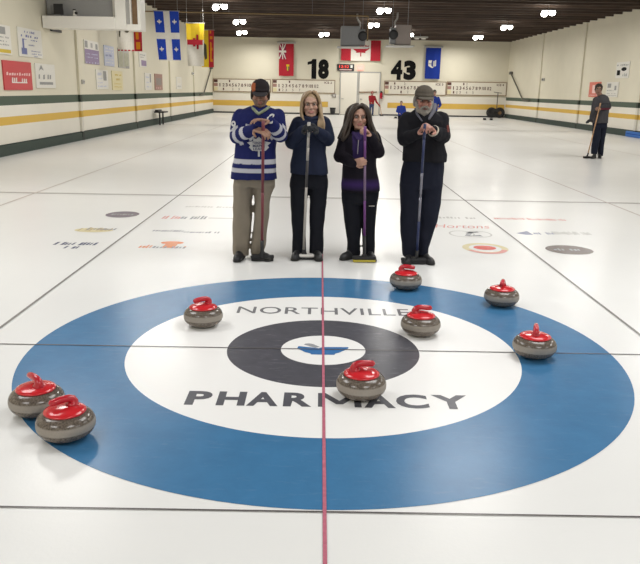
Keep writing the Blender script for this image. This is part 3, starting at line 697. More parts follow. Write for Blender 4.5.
flat('gold_lion', scribble(w*.16, h*.12, w*.42, h*.9, 1, 4)+[rect(w*.2, h*.15+k*.24, w*.4-(k % 2)*.06, h*.15+k*.24+.12) for k in range(6)], F, .03, M['flag_orange'], r)
flat('ship', [[(-w*.2, h*.2), (-w*.05, h*.24), (-w*.08, h*.6), (-w*.25, h*.66), (-w*.32, h*.4)], rect(-w*.42, h*.15, -w*.36, h*.7)], F, .025, M['flag_dark'], r)
r, F, w, h = hung_flag('white and red fringed flag partly hidden behind the booth', -6.63, -5.76, 2.70, 4.4, 20.2, 'flag_white')
flat('red_field', [rect(w*.16, 0, w/2, h)], F, .012, M['flag_red'], r, sub=3)
flat('gold_lion', [rect(w*.24, .06+k*.3, w*.42-(k % 2)*.05, .06+k*.3+.22) for k in range(5)], F, .025, M['flag_orange'], r)
flat('fringe', [rect(-w/2+k*w*.14, 0, -w/2+k*w*.14+w*.09, .04) for k in range(5)], F, .02, M['flag_red'], r)
flat('trees', [[(-w*.4, h*.26), (-w*.36, h*.24), (-w*.32, h*.42), (-w*.38, h*.46)], oval(-w*.1, h*.36, .07, .05, 14)], F, .02, M['flag_dark'], r)

# bench
r = thing('wall_bench', 'small dark bench standing against the left wall', 'bench', (-7.0, 28.3, 0))
obj('seat', box((0, 0, .55), (.42, .9, .06), .01), M['black'], r)
for sy in (-.33, .33):
    obj('leg', tube([(0, sy, .0), (0, sy, .53)], .035, 8), M['black'], r)
obj('back_cushion', box((-.12, .0, .61), (.14, .8, .07), .03), M['black'], r)

# ------------------------------------------------------------------ heaters, gas pipe
def heater(label, x0, x1, z0, z1, y, m, fan_side):
    r = thing('ceiling_unit_heater', label, 'heater', ((x0+x1)/2, y, z0))
    w, h = x1-x0, z1-z0
    obj('casing', box((0, 0, h/2), (w, .7, h), .02), M[m], r)
    fx = fan_side*(w/2+.09)
    obj('burner_box', box((fx, -.05, h*.45), (.2, .5, h*.8), .02), M['grey'], r)
    fa = obj('fan', add_lathe(bmesh.new(), [(0, 0), (.15, 0), (.17, .03), (.17, .08), (.12, .1), (0, .1)], 20), M['black'], r, True)
    fa.rotation_euler = (PI/2, 0, 0); fa.location = (fx, -.3, h*.5)
    obj('platform', box((fan_side*.1, 0, -.04), (w+.45, .9, .035)), M['ltgrey'], r)
    obj('flue', tube([(fx*.8, .05, h), (fx*.8, .05, h+.12), (fx*.8-fan_side*.08, .05, h+.24), (fx*.55, .05, h+.32), (fx*.55, .05, h+.46)], .034, 10), M['ltgrey'], r, True)
    bm = bmesh.new()
    for sx in (-1, 1): add_tube(bm, [(sx*w*.5+fan_side*.1, 0, -.03), (sx*w*.5+fan_side*.1, 0, ZC-z0+.1)], .009, 6)
    obj('hanger', bm, M['grey'], r)
heater('grey unit heater with fan hanging from the ceiling before the maple leaf flag', .66, 1.36, 3.18, 3.87, 24.0, 'grey', 1)
heater('taupe unit heater hanging from the ceiling above number 43, right of a pair', 2.66, 3.22, 3.25, 3.94, 24.0, 'taupe', -1)
r = thing('ceiling_gas_pipe', 'long yellow gas pipe running below the ceiling to the grey heater', 'pipe', (-2.4, 23.5, 4.2))
obj('pipe_run', tube([(-4.7, 0, .03), (4.02, 0, 0)], .022, 8), M['gas'], r)
obj('drop_pipe', tube([(4.02, 0, 0), (4.02, 0, -.85)], .02, 8), M['gas'], r)
bm = bmesh.new()
for x in (-4, -1, 2): add_tube(bm, [(x, 0, 0), (x, 0, .7)], .006, 6)
obj('hanger', bm, M['grey'], r)

# ------------------------------------------------------------------ ceiling lights
LIGHTS = [(-3.96, 25.3, 'leftmost'), (-3.89, 31.6, ''), (-4.5, 38.4, ''), (.08, 38.6, ''), (2.35, 25.6, ''), (2.40, 32.1, ''), (4.72, 37.8, ''), (8.66, 25.4, ''), (8.69, 32.0, ''), (8.73, 38.7, '')]
LLAB = ['twin-lamp ceiling light at left, nearest of three in its row', 'twin-lamp ceiling light at left, middle of three in its row', 'twin-lamp ceiling light at left, farthest of three in its row',
        'twin-lamp ceiling light above number 18 near the far wall', 'twin-lamp ceiling light above the two heaters, nearest of the middle row', 'twin-lamp ceiling light between the two heaters',
        'twin-lamp ceiling light partly behind the taupe heater', 'twin-lamp ceiling light at right, nearest of three in its row', 'twin-lamp ceiling light at right, middle of three in its row', 'twin-lamp ceiling light at right, farthest of three in its row']
proto = None
for (x, y, _), lab in zip(LIGHTS, LLAB):
    if proto is None:
        r = thing('ceiling_light', lab, 'ceiling light', (x, y, 4.58), 0, 'twin-lamp ceiling lights'); proto = r
        obj('housing', box((0, 0, .13), (.52, .2, .05), .02), M['grey'], r)
        for s in (-1, 1):
            lm = obj('lamp', add_lathe(bmesh.new(), [(0, -.085), (.06, -.075), (.11, -.03), (.125, .03), (.10, .09), (0, .09)], 20), M['lamp'], r, True)
            lm.location = (s*.16, s*.03, s*.025)
        obj('hanger', tube([(0, 0, .17), (0, 0, .45)], .012, 6), M['grey'], r)
    else:
        r = proto.copy(); COL.objects.link(r); r.location = (x, y, 4.58); r['label'] = lab
        for ch in proto.children:
            c = ch.copy(); COL.objects.link(c); c.parent = r
r = thing('ceiling_light', 'dim twin-lamp ceiling light near the far wall right of the taupe heater', 'ceiling light', (5.74, 40.7, 4.6))
obj('housing', box((0, 0, .1), (.9, .3, .08), .02), M['ltgrey'], r)
for s in (-.2, .2): obj('lamp', add_lathe(bmesh.new(), [(0, -.03), (.12, -.02), (.15, .04), (0, .06)], 16, (s, 0, 0)), M['paper'], r, True)
obj('hanger', tube([(0, 0, .13), (0, 0, .45)], .012, 6), M['grey'], r)

# real light of the hall: one downward lamp per fixture position of the whole hall
def area(x, y, power, sx=1.4, sy=1.4, z=4.5, col=(1.0, .975, .925)):
    l = bpy.data.lights.new('hall lamp', 'AREA'); l.shape = 'RECTANGLE'; l.size = sx; l.size_y = sy
    l.energy = power; l.color = col
    o = bpy.data.objects.new('hall_lamp', l); COL.objects.link(o); o.location = (x, y, z)
    return o
for y in (-5.4, 1.2, 6.4, 12.8, 19.2, 25.5, 32.0, 38.6, 44.0):
    for x in (-4.1, 2.4, 8.7):
        if y < 3: area(x, y, PW*1.28, 2.6, 2.6, col=(1.0, .998, .985))
        else: area(x, y, PW*.92)
w = bpy.data.worlds.new('hall'); bpy.context.scene.world = w; w.use_nodes = True
w.node_tree.nodes['Background'].inputs[0].default_value = (.9, .92, 1, 1); w.node_tree.nodes['Background'].inputs[1].default_value = .05
sc = bpy.context.scene
sc.view_settings.view_transform = 'Standard'; sc.view_settings.look = 'None'; sc.view_settings.exposure = 0.0; sc.view_settings.gamma = 1.0

# ------------------------------------------------------------------ camera
cam = bpy.data.cameras.new('camera'); co = bpy.data.objects.new('camera', cam); COL.objects.link(co)
p_, y_, r_ = .2575, .0034, .0179
fw = Vector((math.sin(y_)*math.cos(p_), math.cos(y_)*math.cos(p_), -math.sin(p_))); rt = Vector((math.cos(y_), -math.sin(y_), 0)); up = rt.cross(fw)
R_ = math.cos(r_)*rt+math.sin(r_)*up; U_ = -math.sin(r_)*rt+math.cos(r_)*up
co.matrix_world = Matrix(((R_.x, U_.x, -fw.x, -.0426), (R_.y, U_.y, -fw.y, -4.3678), (R_.z, U_.z, -fw.z, 1.5943), (0, 0, 0, 1)))
cam.sensor_width = 36; cam.sensor_fit = 'HORIZONTAL'; cam.lens = 728.85/640*36; cam.clip_end = 200; cam.clip_start = .05
sc.camera = co

# ------------------------------------------------------------------ people
class Blob:
    """Collects overlapping closed solids (world coordinates) and fuses them into one continuous skin."""
    def __init__(s): s.bm = bmesh.new()
    def cap(s, a, b, ra, rb=None, n=14):
        rb = ra if rb is None else rb
        a, b = Vector(a), Vector(b); d = b-a; L = d.length
        if L < 1e-6: return s.ell(a, (ra, ra, ra))
        t = d/L; pts = []; rs = []
        for k in range(5):
            q = PI/2*(1-k/5.0); pts.append(a-t*ra*math.sin(q)); rs.append(max(ra*math.cos(q), ra*.06))
        pts.append(a); rs.append(ra); pts.append(b); rs.append(rb)
        for k in range(1, 6):
            q = PI/2*k/5.0; pts.append(b+t*rb*math.sin(q)); rs.append(max(rb*math.cos(q), rb*.06))
        add_tube(s.bm, pts, rs, n); return s
    def chain(s, pts, rs, n=14):
        for i in range(len(pts)-1): s.cap(pts[i], pts[i+1], rs[i], rs[i+1], n)
        return s
    def ell(s, c, r, rot=None, n=16):
        g = bmesh.ops.create_uvsphere(s.bm, u_segments=n, v_segments=n//2+2, radius=1)['verts']
        M4 = Matrix.Translation(Vector(c)) @ (rot.to_4x4() if rot is not None else Matrix.Identity(4)) @ Matrix.Diagonal((r[0], r[1], r[2], 1))
        bmesh.ops.transform(s.bm, matrix=M4, verts=g); return s
    def loft(s, rings, n=28, e=2.3):
        """rings: (cx, cy, cz, rx, ry) superellipse sections, closed at both ends."""
        R = []
        for cx, cy, cz, rx, ry in rings:
            ring = []
            for k in range(n):
                a = 2*PI*k/n; c, q = math.cos(a), math.sin(a)
                ring.append(s.bm.verts.new((cx+rx*math.copysign(abs(c)**(2/e), c), cy+ry*math.copysign(abs(q)**(2/e), q), cz)))
            R.append(ring)
        for A, B in zip(R, R[1:]):
            for k in range(n): s.bm.faces.new((A[k], A[(k+1) % n], B[(k+1) % n], B[k]))
        s.bm.faces.new(R[0]); s.bm.faces.new(R[-1]); return s
    def build(s, name, m, parent, voxel=.007, smooth=4, fold=0.0, fscale=9.0, color=None, floor=None, fold_fn=None):
        bmesh.ops.recalc_face_normals(s.bm, faces=s.bm.faces)
        me = bpy.data.meshes.new(name); s.bm.to_mesh(me); s.bm.free()
        o = bpy.data.objects.new(name, me); COL.objects.link(o)
        md = o.modifiers.new('fuse', 'REMESH'); md.mode = 'VOXEL'; md.voxel_size = voxel
        if smooth:
            sm = o.modifiers.new('soft', 'SMOOTH'); sm.factor = .5; sm.iterations = smooth
        dg = bpy.context.evaluated_depsgraph_get()
        m2 = bpy.data.meshes.new_from_object(o.evaluated_get(dg)); m2.name = name
        bpy.data.objects.remove(o); bpy.data.meshes.remove(me)
        if fold:
            ns = [v.normal.copy() for v in m2.vertices]
            for v, nn in zip(m2.vertices, ns):
                p = v.co
                d = noise.noise(Vector((p.x*fscale, p.y*fscale, p.z*fscale*.55))) + .5*noise.noise(Vector((p.x*fscale*2.3+5, p.y*fscale*2.3, p.z*fscale*1.1)))
                v.co = p + nn*d*fold
        if floor is not None:
            for v in m2.vertices:
                if v.co.z < floor: v.co.z = floor
        if color is not None:
            at = m2.color_attributes.new('Col', 'FLOAT_COLOR', 'POINT')
            buf = []
            for v in m2.vertices: buf += list(color(v.co))+[1.0]
            at.data.foreach_set('color', buf)
        for p in m2.polygons: p.use_smooth = True
        loc = Vector(parent.location) if parent.parent is None else Vector(parent.parent.location)
        for v in m2.vertices: v.co -= loc
        o = link_mesh(name, m2, m, parent)
        return o

def rel(me_obj, root):
    loc = Vector(root.location)
    for v in me_obj.data.vertices: v.co -= loc
    return me_obj

def rel_bm(bm, root):
    loc = Vector(root.location)
    for v in bm.verts: v.co -= loc
    return bm

def V(*a): return Vector(a if len(a) == 3 else a[0])

SKIN = mat_attr('skin', .5, 80, .08, .35)
CLOTH = mat_attr('patterned cloth', .85, 90, .2, .15)
EYEW = mat('eye white', (.34, .31, .28), .3); IRIS = mat('dark iris', (.02, .015, .012), .2)
def cloth(n, c): return mat(n, c, .85, spec=.15, nz=.18, nscale=18, bump=.2)

def head_matrix(c, yaw=0, pitch=0, roll=0, s=1.0):
    """Head frame: -Y is the way the face looks; yaw>0 turns it to the person's left (+X)."""
    return Matrix.Translation(Vector(c)) @ Matrix.Rotation(yaw, 4, 'Z') @ Matrix.Rotation(pitch, 4, 'X') @ Matrix.Rotation(roll, 4, 'Y') @ Matrix.Scale(s, 4)

def build_head(b, H, neck_base, s=1.0, neck_r=.055, fem=False):
    def T(*p): return H @ Vector(p)
    rot = H.to_3x3().normalized()
    e = lambda p, r: b.ell(T(*p), [q*s for q in r], rot)
    c = lambda p, q, ra, rb: b.cap(T(*p), T(*q), ra*s, rb*s)
    e((0, .012, .03), (.074, .094, .088)); e((0, -.02, -.042), (.060 if fem else .064, .072, .074)); e((0, -.066, -.098), (.026, .022, .02))
    c((0, -.094, .004), (0, -.114, -.028), .008, .0125); e((.012, -.102, -.034), (.009, .011, .008)); e((-.012, -.102, -.034), (.009, .011, .008))
    for q in (-1, 1):
        c((q*.016, -.086, .021), (q*.048, -.074, .022), .0105, .009); e((q*.038, -.068, -.028), (.025, .022, .024)); e((q*.077, .012, -.008), (.010, .020, .031))
        c((q*.062, .0, -.05), (q*.03, -.055, -.095), .016, .016)
    c((-.019, -.086, -.061), (.019, -.086, -.061), .0075, .0075); c((-.015, -.086, -.072), (.015, -.086, -.072), .0085, .0085)
    b.cap(T(0, .02, -.06), neck_base, neck_r*s, neck_r*1.08*s)

def face_color(H, skin, lip, brow, extra=None):
    Hi = H.inverted()
    def f(p):
        q = Hi @ p
        c = skin
        if q.y < -.05:
            if abs(q.x) < .026-abs(q.z+.066)*.6 and -.080 < q.z < -.054 and q.y < -.083: c = lip
            elif .013 < abs(q.x) < .052 and .017 < q.z < .030 and q.y < -.06: c = brow
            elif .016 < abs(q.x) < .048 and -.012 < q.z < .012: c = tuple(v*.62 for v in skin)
            elif abs(q.x) > .022 and -.05 < q.z < -.01: c = (min(1, skin[0]*1.05), skin[1]*.95, skin[2]*.94)
        if extra:
            e = extra(q)
            if e is not None: c = e
        return c
    return f

def add_eyes(root, H, s=1.0):
    for q in (-1, 1):
        bm = bmesh.new()
        bmesh.ops.create_uvsphere(bm, u_segments=14, v_segments=10, radius=.0125*s)
        rot = H.to_3x3().normalized().to_4x4()
        me = bpy.data.meshes.new('eye')
        me.materials.append(EYEW); me.materials.append(IRIS)
        for f in bm.faces:
            f.material_index = 1 if f.calc_center_median().normalized().y < -.80 else 0; f.smooth = True
        bmesh.ops.scale(bm, vec=(1, 1, .62), verts=bm.verts)
        bmesh.ops.transform(bm, matrix=Matrix.Translation((H @ Vector((q*.032, -.078, .003))) - Vector(root.location)) @ rot, verts=bm.verts)
        bm.to_mesh(me); bm.free()
        link_mesh('eye', me, None, root)

def build_hand(b, wrist, kn, normal, curl=(.5, .7, .5), thumb=1, s=1.0, spread=.06):
    """Palm from wrist to knuckles, four fingers of different length curling towards `normal`, thumb leaving the palm's side."""
    w, k = Vector(wrist), Vector(kn)
    a = (k-w).normalized(); n = Vector(normal); n = (n-a*n.dot(a)).normalized(); x = a.cross(n)
    offs = (-.030, -.0105, .0095, .029); lens = (.062, .078, .083, .072)
    if thumb > 0: lens = lens
    else: offs = tuple(-o for o in offs)
    for o_, l in zip(offs, lens):
        root = k + x*o_*s - a*abs(o_)*.18*s
        b.cap(w + x*o_*.65*s, root, .0135*s, .0115*s, 10)
        p = root; ang = 0.0; dirv = a
        for j, (fr, c) in enumerate(zip((.45, .31, .24), curl)):
            ang += c
            d = (a*math.cos(ang) + n*math.sin(ang) + x*o_*spread*8).normalized()
            q = p + d*l*fr*s
            b.cap(p, q, (.0098-.0012*j)*s, (.0088-.0012*j)*s, 9); p = q
    tx = x*(.033 if thumb > 0 else -.033)*s
    p0 = w + a*.022*s + tx*.6; p1 = p0 + (a*.6 + tx.normalized()*.75 + n*.35).normalized()*.042*s; p2 = p1 + (a*.85 + tx.normalized()*.1 + n*.6).normalized()*.032*s
    b.cap(p0, p1, .0135*s, .011*s, 10); b.cap(p1, p2, .0105*s, .009*s, 10)
    b.cap(w, w-a*.02, .024*s, .024*s)

def shoe(root, heel, toe, m, sole_m, ankle_z=.10, s=1.0, w=.046):
    """One shoe pointing from heel to toe on the ice, with a sole as sub-part."""
    h, t = Vector((heel[0], heel[1], 0)), Vector((toe[0], toe[1], 0)); d = (t-h).normalized(); L = (t-h).length
    z = .005
    b = Blob()
    P_ = lambda f, zz: h + d*L*f + Vector((0, 0, zz*s))
    b.cap(P_(.16, .045), P_(.45, .042), .042*s, .043*s); b.cap(P_(.45, .040), P_(.78, .032), .046*s, .042*s); b.cap(P_(.78, .03), P_(.88, .028), .040*s, .034*s)
    b.cap(P_(.22, .05), P_(.25, ankle_z), .044*s, .046*s); b.cap(P_(.3, .085), P_(.6, .05), .036*s, .032*s)
    o = b.build('shoe', m, root, .007, 3, floor=z+.012)
    bs = Blob(); bs.cap(P_(.14, .02), P_(.45, .02), .046*s, .045*s); bs.cap(P_(.45, .02), P_(.86, .02), .050*s, .042*s)
    me = bs.build('sole', sole_m, o, .009, 2, floor=z)
    for v in me.data.vertices:
        if v.co.z > .02: v.co.z = .02
    return o

def foot(root, ankle, ang, L=.27):
    d = Vector((math.sin(ang), -math.cos(ang))); k = Vector((ankle[0], ankle[1]))
    return shoe(root, k-d*.25*L, k+d*.75*L, SHOE_BLACK, SOLE)

def lock_hair(root, H, paths, m, s=1.0, name='hair'):
    bm = bmesh.new()
    for pts, r0, r1 in paths:
        P2 = [H @ Vector(p) for p in pts]
        # smooth the path
        Q = []
        for i in range(len(P2)-1):
            a = P2[max(0, i-1)]; b_ = P2[i]; c = P2[i+1]; d = P2[min(len(P2)-1, i+2)]
            for t in (0, .34, .67):
                Q.append(.5*((2*b_)+(c-a)*t+(2*a-5*b_+4*c-d)*t*t+(3*b_-a-3*c+d)*t**3))
        Q.append(P2[-1])
        n = len(Q); rs = [(r0+(r1-r0)*(i/(n-1))**1.5)*s for i in range(n)]; rs[0] *= .6
        add_tube(bm, Q, rs, 7)
    o = obj(name, bm, m, root, True)
    return rel(o, root)

def drape(name, polys, F2, target, m, parent, off=.006):
    """Flat artwork (x, z world polygons) laid onto the front of a garment."""
    bm = bmesh.new()
    for p in polys: bm.faces.new([bm.verts.new((u, 0, v)) for u, v in p]).normal_update()
    bmesh.ops.triangulate(bm, faces=bm.faces[:])
    bmesh.ops.subdivide_edges(bm, edges=bm.edges[:], cuts=3, use_grid_fill=True)
    rloc = Vector(parent.location)
    bv = BVHTree.FromPolygons([v.co+rloc for v in target.data.vertices], [tuple(p.vertices) for p in target.data.polygons])
    for v in bm.verts:
        hit = bv.ray_cast(Vector((v.co.x, -3, v.co.z)), Vector((0, 1, 0)))
        if hit[0] is None: hit = bv.find_nearest(Vector((v.co.x, 2.3, v.co.z)))
        v.co.y = hit[0].y - off
    for v in bm.verts: v.co -= rloc
    me = bpy.data.meshes.new(name); bm.to_mesh(me); bm.free()
    return link_mesh(name, me, m, target if False else parent)

def text_polys(body, bx, bold=0.0):
    vs, fs = text_verts(body, bold)
    x0 = min(v[0] for v in vs); x1 = max(v[0] for v in vs); y0 = min(v[1] for v in vs); y1 = max(v[1] for v in vs)
    u0, v0, u1, v1 = bx
    q = [(u0+(x-x0)/(x1-x0)*(u1-u0), v0+(y-y0)/(y1-y0)*(v1-v0)) for x, y in vs]
    return [[q[i] for i in f] for f in fs]

def broom(label, top, foot, segs, head_c, head_ang, head_m, pad_m, head_len=.22, low_black=.12, r=.0125):
    """Curling broom: shaft in coloured lengths, dark ferrule, head block and brush pad on the ice."""
    t, f = Vector(top), Vector(foot)
    root = thing('curling_broom', label, 'broom', (head_c[0], head_c[1], 0))
    loc = Vector(root.location)
    d = f-t
    obj('handle_grip', tube([t-loc, t+d*.10-loc], [r*1.15, r*1.1]), segs[0][1], root, True)
    a = .10
    for e, m in segs:
        obj('shaft', tube([t+d*a-loc, t+d*e-loc], r), m, root, True); a = e
    obj('ferrule', tube([t+d*a-loc, t+d*.985-loc, Vector((0, 0, .05))], [r*1.25, r*1.3, r*1.6]), M['black'], root, True)
    rot = Matrix.Rotation(head_ang, 3, 'Z')
    obj('broom_head', box((0, 0, .042), (head_len, .075, .03), .012, rot), head_m, root, True)
    obj('brush_pad', box((0, 0, .017), (head_len*.96, .068, .022), .006, rot), pad_m, root)
    obj('hinge', box((0, 0, .06), (.05, .045, .03), .008, rot), M['black'], root)
    return root

SHAFT_RED = mat('dull red broom shaft', (.15, .024, .035), .4, nz=.1); SHAFT_SILVER = mat('silver broom shaft', (.40, .375, .345), .4, metal=.2, nz=.1)
SHAFT_DARK = mat('dark grey broom shaft', (.06, .055, .055), .4, nz=.1); SHAFT_PURPLE = mat('purple broom shaft', (.13, .035, .17), .4, nz=.1)
SHAFT_MAUVE = mat('pale mauve broom shaft', (.17, .11, .19), .4, nz=.1); SHAFT_BLUE = mat('dark blue broom shaft', (.014, .024, .085), .35, nz=.1)
SHAFT_SHINE = mat('painted gleam on blue broom shaft', (.20, .20, .24), .25, metal=.4, nz=.1); SHAFT_TAN = mat('tan wooden broom shaft', (.45, .26, .13), .5, nz=.15)  # paler shine lengths: a gleam painted into the dark blue shaft's colour
PAD_BLACK = mat('black brush fabric', (.02, .02, .022), .9, nz=.2); PAD_YELLOW = mat('yellow brush fabric', (.50, .42, .06), .9, nz=.1)
HEAD_WHITE = mat('white broom head', (.62, .60, .57), .4); SOLE = mat('black shoe sole', (.012, .012, .012), .7, nz=.1)
SHOE_BLACK = mat('black shoe leather', (.016, .016, .018), .45, nz=.3, bump=.2); LACE = mat('grey laces', (.30, .30, .30), .8, nz=.1)

def person(label, x, y): return thing('person', label, 'person', (x, y, 0), group=None)
def core(b, rings_t, legs, arms):
    """Body under the clothes: torso, legs and arms of one continuous skin."""
    b.loft([(cx, cy, cz, max(.02, rx-.035), max(.02, ry-.03)) for cx, cy, cz, rx, ry in rings_t])
    for ch, rs in legs: b.chain(ch, rs)
    for ch, rs in arms: b.chain(ch, rs)

# ---- man in the blue hockey jersey -----------------------------------------
r = person('man in dark cap, blue and white hockey jersey and khaki trousers leaning on a broom', (-0.695, 2.560)[0], (-0.695, 2.560)[1])
JT = [(-0.656, 2.520, 0.778, 0.219, 0.165), (-0.656, 2.520, 0.839, 0.210, 0.165), (-0.650, 2.520, 0.951, 0.194, 0.160), (-0.638, 2.520, 1.089, 0.191, 0.155), (-0.623, 2.520, 1.226, 0.199, 0.150), (-0.614, 2.520, 1.317, 0.212, 0.145), (-0.606, 2.520, 1.371, 0.210, 0.130), (-0.604, 2.520, 1.407, 0.166, 0.105), (-0.604, 2.520, 1.434, 0.106, 0.080), (-0.602, 2.520, 1.452, 0.071, 0.065)]
shL, shR = V((-0.775, 2.520, 1.341)), V((-0.438, 2.520, 1.347))
elL, elR = V((-0.805, 2.440, 1.169)), V((-0.410, 2.440, 1.189))
wrL, wrR = V((-0.626, 2.235, 1.250)), V((-0.487, 2.220, 1.318))
pants = mat('khaki cotton', (.225, .195, .155), .9, spec=.1, nz=.12, nscale=10, bump=.25)
H1 = head_matrix((-0.593, 2.485, 1.554), .05, .20, .03, .99)
nb = V((-0.600, 2.530, 1.407))
b = Blob(); build_head(b, H1, nb)
core(b, JT, [([V((-0.762, 2.520, 0.715)), V((-0.770, 2.520, 0.429)), V((-0.796, 2.550, 0.040))], [.07, .055, .042]), ([V((-0.574, 2.520, 0.718)), V((-0.584, 2.520, 0.432)), V((-0.638, 2.570, 0.059))], [.07, .055, .042])],
     [([shL, elL, wrL], [.05, .042, .03]), ([shR, elR, wrR], [.05, .042, .03])])
build_hand(b, wrR, (-0.584, 2.160, 1.336), (-.35, -.25, -1), (.25, .45, .4), 1, 1.12, .10)
build_hand(b, wrL, (-0.534, 2.135, 1.235), (.1, .35, -1), (.35, .6, .6), -1, 1.12)
skin1 = (.29, .165, .115)
stub = lambda q: (.16, .10, .075) if (q.y < .0 and -.12 < q.z < -.045 and not (abs(q.x) < .02 and q.z > -.08)) else None
b.build('body', SKIN, r, .0048, 2, color=face_color(H1, skin1, (.25, .10, .08), (.05, .03, .02), stub))
add_eyes(r, H1)
JB, JW = (.013, .017, .092), (.46, .46, .50)
z1, z2, z3, z4 = (-0.648, 2.520, 0.966)[2], (-0.648, 2.520, 0.926)[2], (-0.648, 2.520, 0.883)[2], (-0.648, 2.520, 0.843)[2]
def jersey_col(p):
    if p.x > 0: pass
    for S, E, W_ in ((shL, elL, wrL), (shR, elR, wrR)):
        d = W_-E; t = (p-E).dot(d)/d.length_squared; q = E+d*max(0, min(1, t))
        dist = (p-q).length
        if dist < .09 and (.08 < t < .22 or .42 < t < .62) and p.y < 2.48: return JW
        d = E-S; t = (p-S).dot(d)/d.length_squared
        if (p-S-d*t).length < .10 and .80 < t < .90 and abs(p.x-S.x) < .2 and p.y > 2.38: return JW
        if abs(p.x+.69) > .165 and p.z > S.z-.03 and (p-S).length < .10 and p.x < -.69: return (.30, .31, .34)
    if z4 < p.z < z3 or z2 < p.z < z1:
        if p.z < z1+.02 and p.z > z4-.02 and p.z < elL.z-.09: return JW
    return JB
j = Blob(); j.loft(JT); j.chain([shL, elL], [.074, .070]); j.chain([elL, wrL], [.070, .045]); j.chain([shR, elR], [.074, .070]); j.chain([elR, wrR], [.070, .045])
jer = j.build('hockey_jersey', CLOTH, r, .0065, 3, .010, 9, color=jersey_col)
lx, lz = (-0.598, 2.520, 1.099)[0], (-0.598, 2.520, 1.099)[2]
crest = [(lx+a*.215, lz+b_*.165) for a, b_ in [(0, .46), (.12, .33), (.25, .40), (.24, .22), (.5, .14), (.36, -.02), (.42, -.12), (.28, -.30), (.04, -.32), (.04, -.62), (-.04, -.62), (-.04, -.32), (-.28, -.30), (-.42, -.12), (-.36, -.02), (-.5, .14), (-.24, .22), (-.25, .40), (-.12, .33)]]
cw = fab('white crest felt', (.50, .50, .50)); cb = fab('blue crest lettering', JB)
cr_ = drape('crest', [crest], None, jer, cw, r, .008)
drape('crest_lettering', text_polys('TORONTO', (lx-.06, lz+.012, lx+.06, lz+.032), .01)+text_polys('MAPLE', (lx-.055, lz-.018, lx+.055, lz+.006), .01)+text_polys('LEAFS', (lx-.05, lz-.045, lx+.05, lz-.022), .01), None, jer, cb, r, .013)
c0 = (-0.486, 2.520, 1.340)
drape('captain_letter', text_polys('C', (c0[0]-.026, c0[2]-.04, c0[0]+.026, c0[2]+.04), .035), None, jer, cw, r, .008)
c0 = (-0.835, 2.520, 1.268)
drape('sleeve_number', text_polys('9', (c0[0]-.022, c0[2]-.042, c0[0]+.024, c0[2]+.042), .03), None, jer, cw, r, .008)
col_ = Blob(); col_.chain([V((-0.680, 2.500, 1.433)), V((-0.644, 2.405, 1.414)), V((-0.601, 2.375, 1.376)), V((-0.536, 2.405, 1.416)), V((-0.515, 2.500, 1.436))], [.014, .014, .013, .014, .014], 10)
col_.build('collar', mat('white and olive collar', (.22, .25, .17), .8, nz=.6, nscale=30), r, .005, 1)
p_ = Blob()
p_.loft([(-0.656, 2.520, 0.829, 0.190, 0.130), (-0.656, 2.520, 0.764, 0.196, 0.135), (-0.660, 2.520, 0.698, 0.195, 0.125)])
p_.loft([(-0.753, 2.520, 0.724, 0.099, 0.115), (-0.766, 2.520, 0.572, 0.089, 0.100), (-0.770, 2.520, 0.380, 0.091, 0.095), (-0.781, 2.530, 0.232, 0.085, 0.092), (-0.788, 2.530, 0.124, 0.082, 0.090), (-0.789, 2.540, 0.077, 0.077, 0.085), (-0.788, 2.540, 0.033, 0.070, 0.080)])
p_.loft([(-0.562, 2.520, 0.728, 0.097, 0.115), (-0.580, 2.520, 0.576, 0.077, 0.100), (-0.591, 2.520, 0.383, 0.069, 0.090), (-0.607, 2.530, 0.235, 0.070, 0.088), (-0.623, 2.540, 0.135, 0.070, 0.085), (-0.632, 2.550, 0.093, 0.064, 0.080), (-0.636, 2.550, 0.053, 0.058, 0.075)])
p_.build('trousers', pants, r, .008, 3, .013, 8)
foot(r, (-0.795, 2.540, 0.043), -.1); foot(r, (-0.636, 2.550, 0.053), .8)
c_ = Blob()
Tm = lambda *p: H1 @ Vector(p)
rotH = H1.to_3x3().normalized()
c_.ell(Tm(0, .008, .052), (.086, .103, .078), rotH); c_.ell(Tm(0, -.005, .045), (.087, .104, .03), rotH)
capc = lambda p: (.30, .085, .035) if ((H1.inverted() @ p).x < -.045 and (H1.inverted() @ p).y < .06 and (H1.inverted() @ p).z < .1) else (.020, .016, .018)
cap1 = c_.build('cap', CLOTH, r, .006, 2, color=capc)
c_ = Blob(); c_.ell(Tm(0, -.115, .024), (.073, .075, .007), rotH @ Matrix.Rotation(.18, 3, 'X')); c_.build('cap_brim', mat('black cap brim', (.018, .015, .017), .8, nz=.1), r, .005, 1)
lock_hair(r, H1, [([(q*.074, .05-.018*k, .03), (q*.08, .052-.018*k, -.02), (q*.077, .055-.018*k, -.055)], .012, .008) for q in (-1, 1) for k in range(4)]+[([(.02*k, .10-.004*k*k, .03), (.021*k, .105-.004*k*k, -.03), (.02*k, .095-.004*k*k, -.075)], .014, .010) for k in range(-3, 4)], mat('dark brown hair', (.035, .022, .015), .6, nz=.3))
broom('curling broom with dull red shaft held by man in hockey jersey', (-0.539, 2.120, 1.325), (-0.575, 2.390, 0.041), [(.50, SHAFT_RED), (.86, SHAFT_RED)], (-0.574, 2.440), .05, PAD_BLACK, PAD_BLACK, .22, r=.0135)

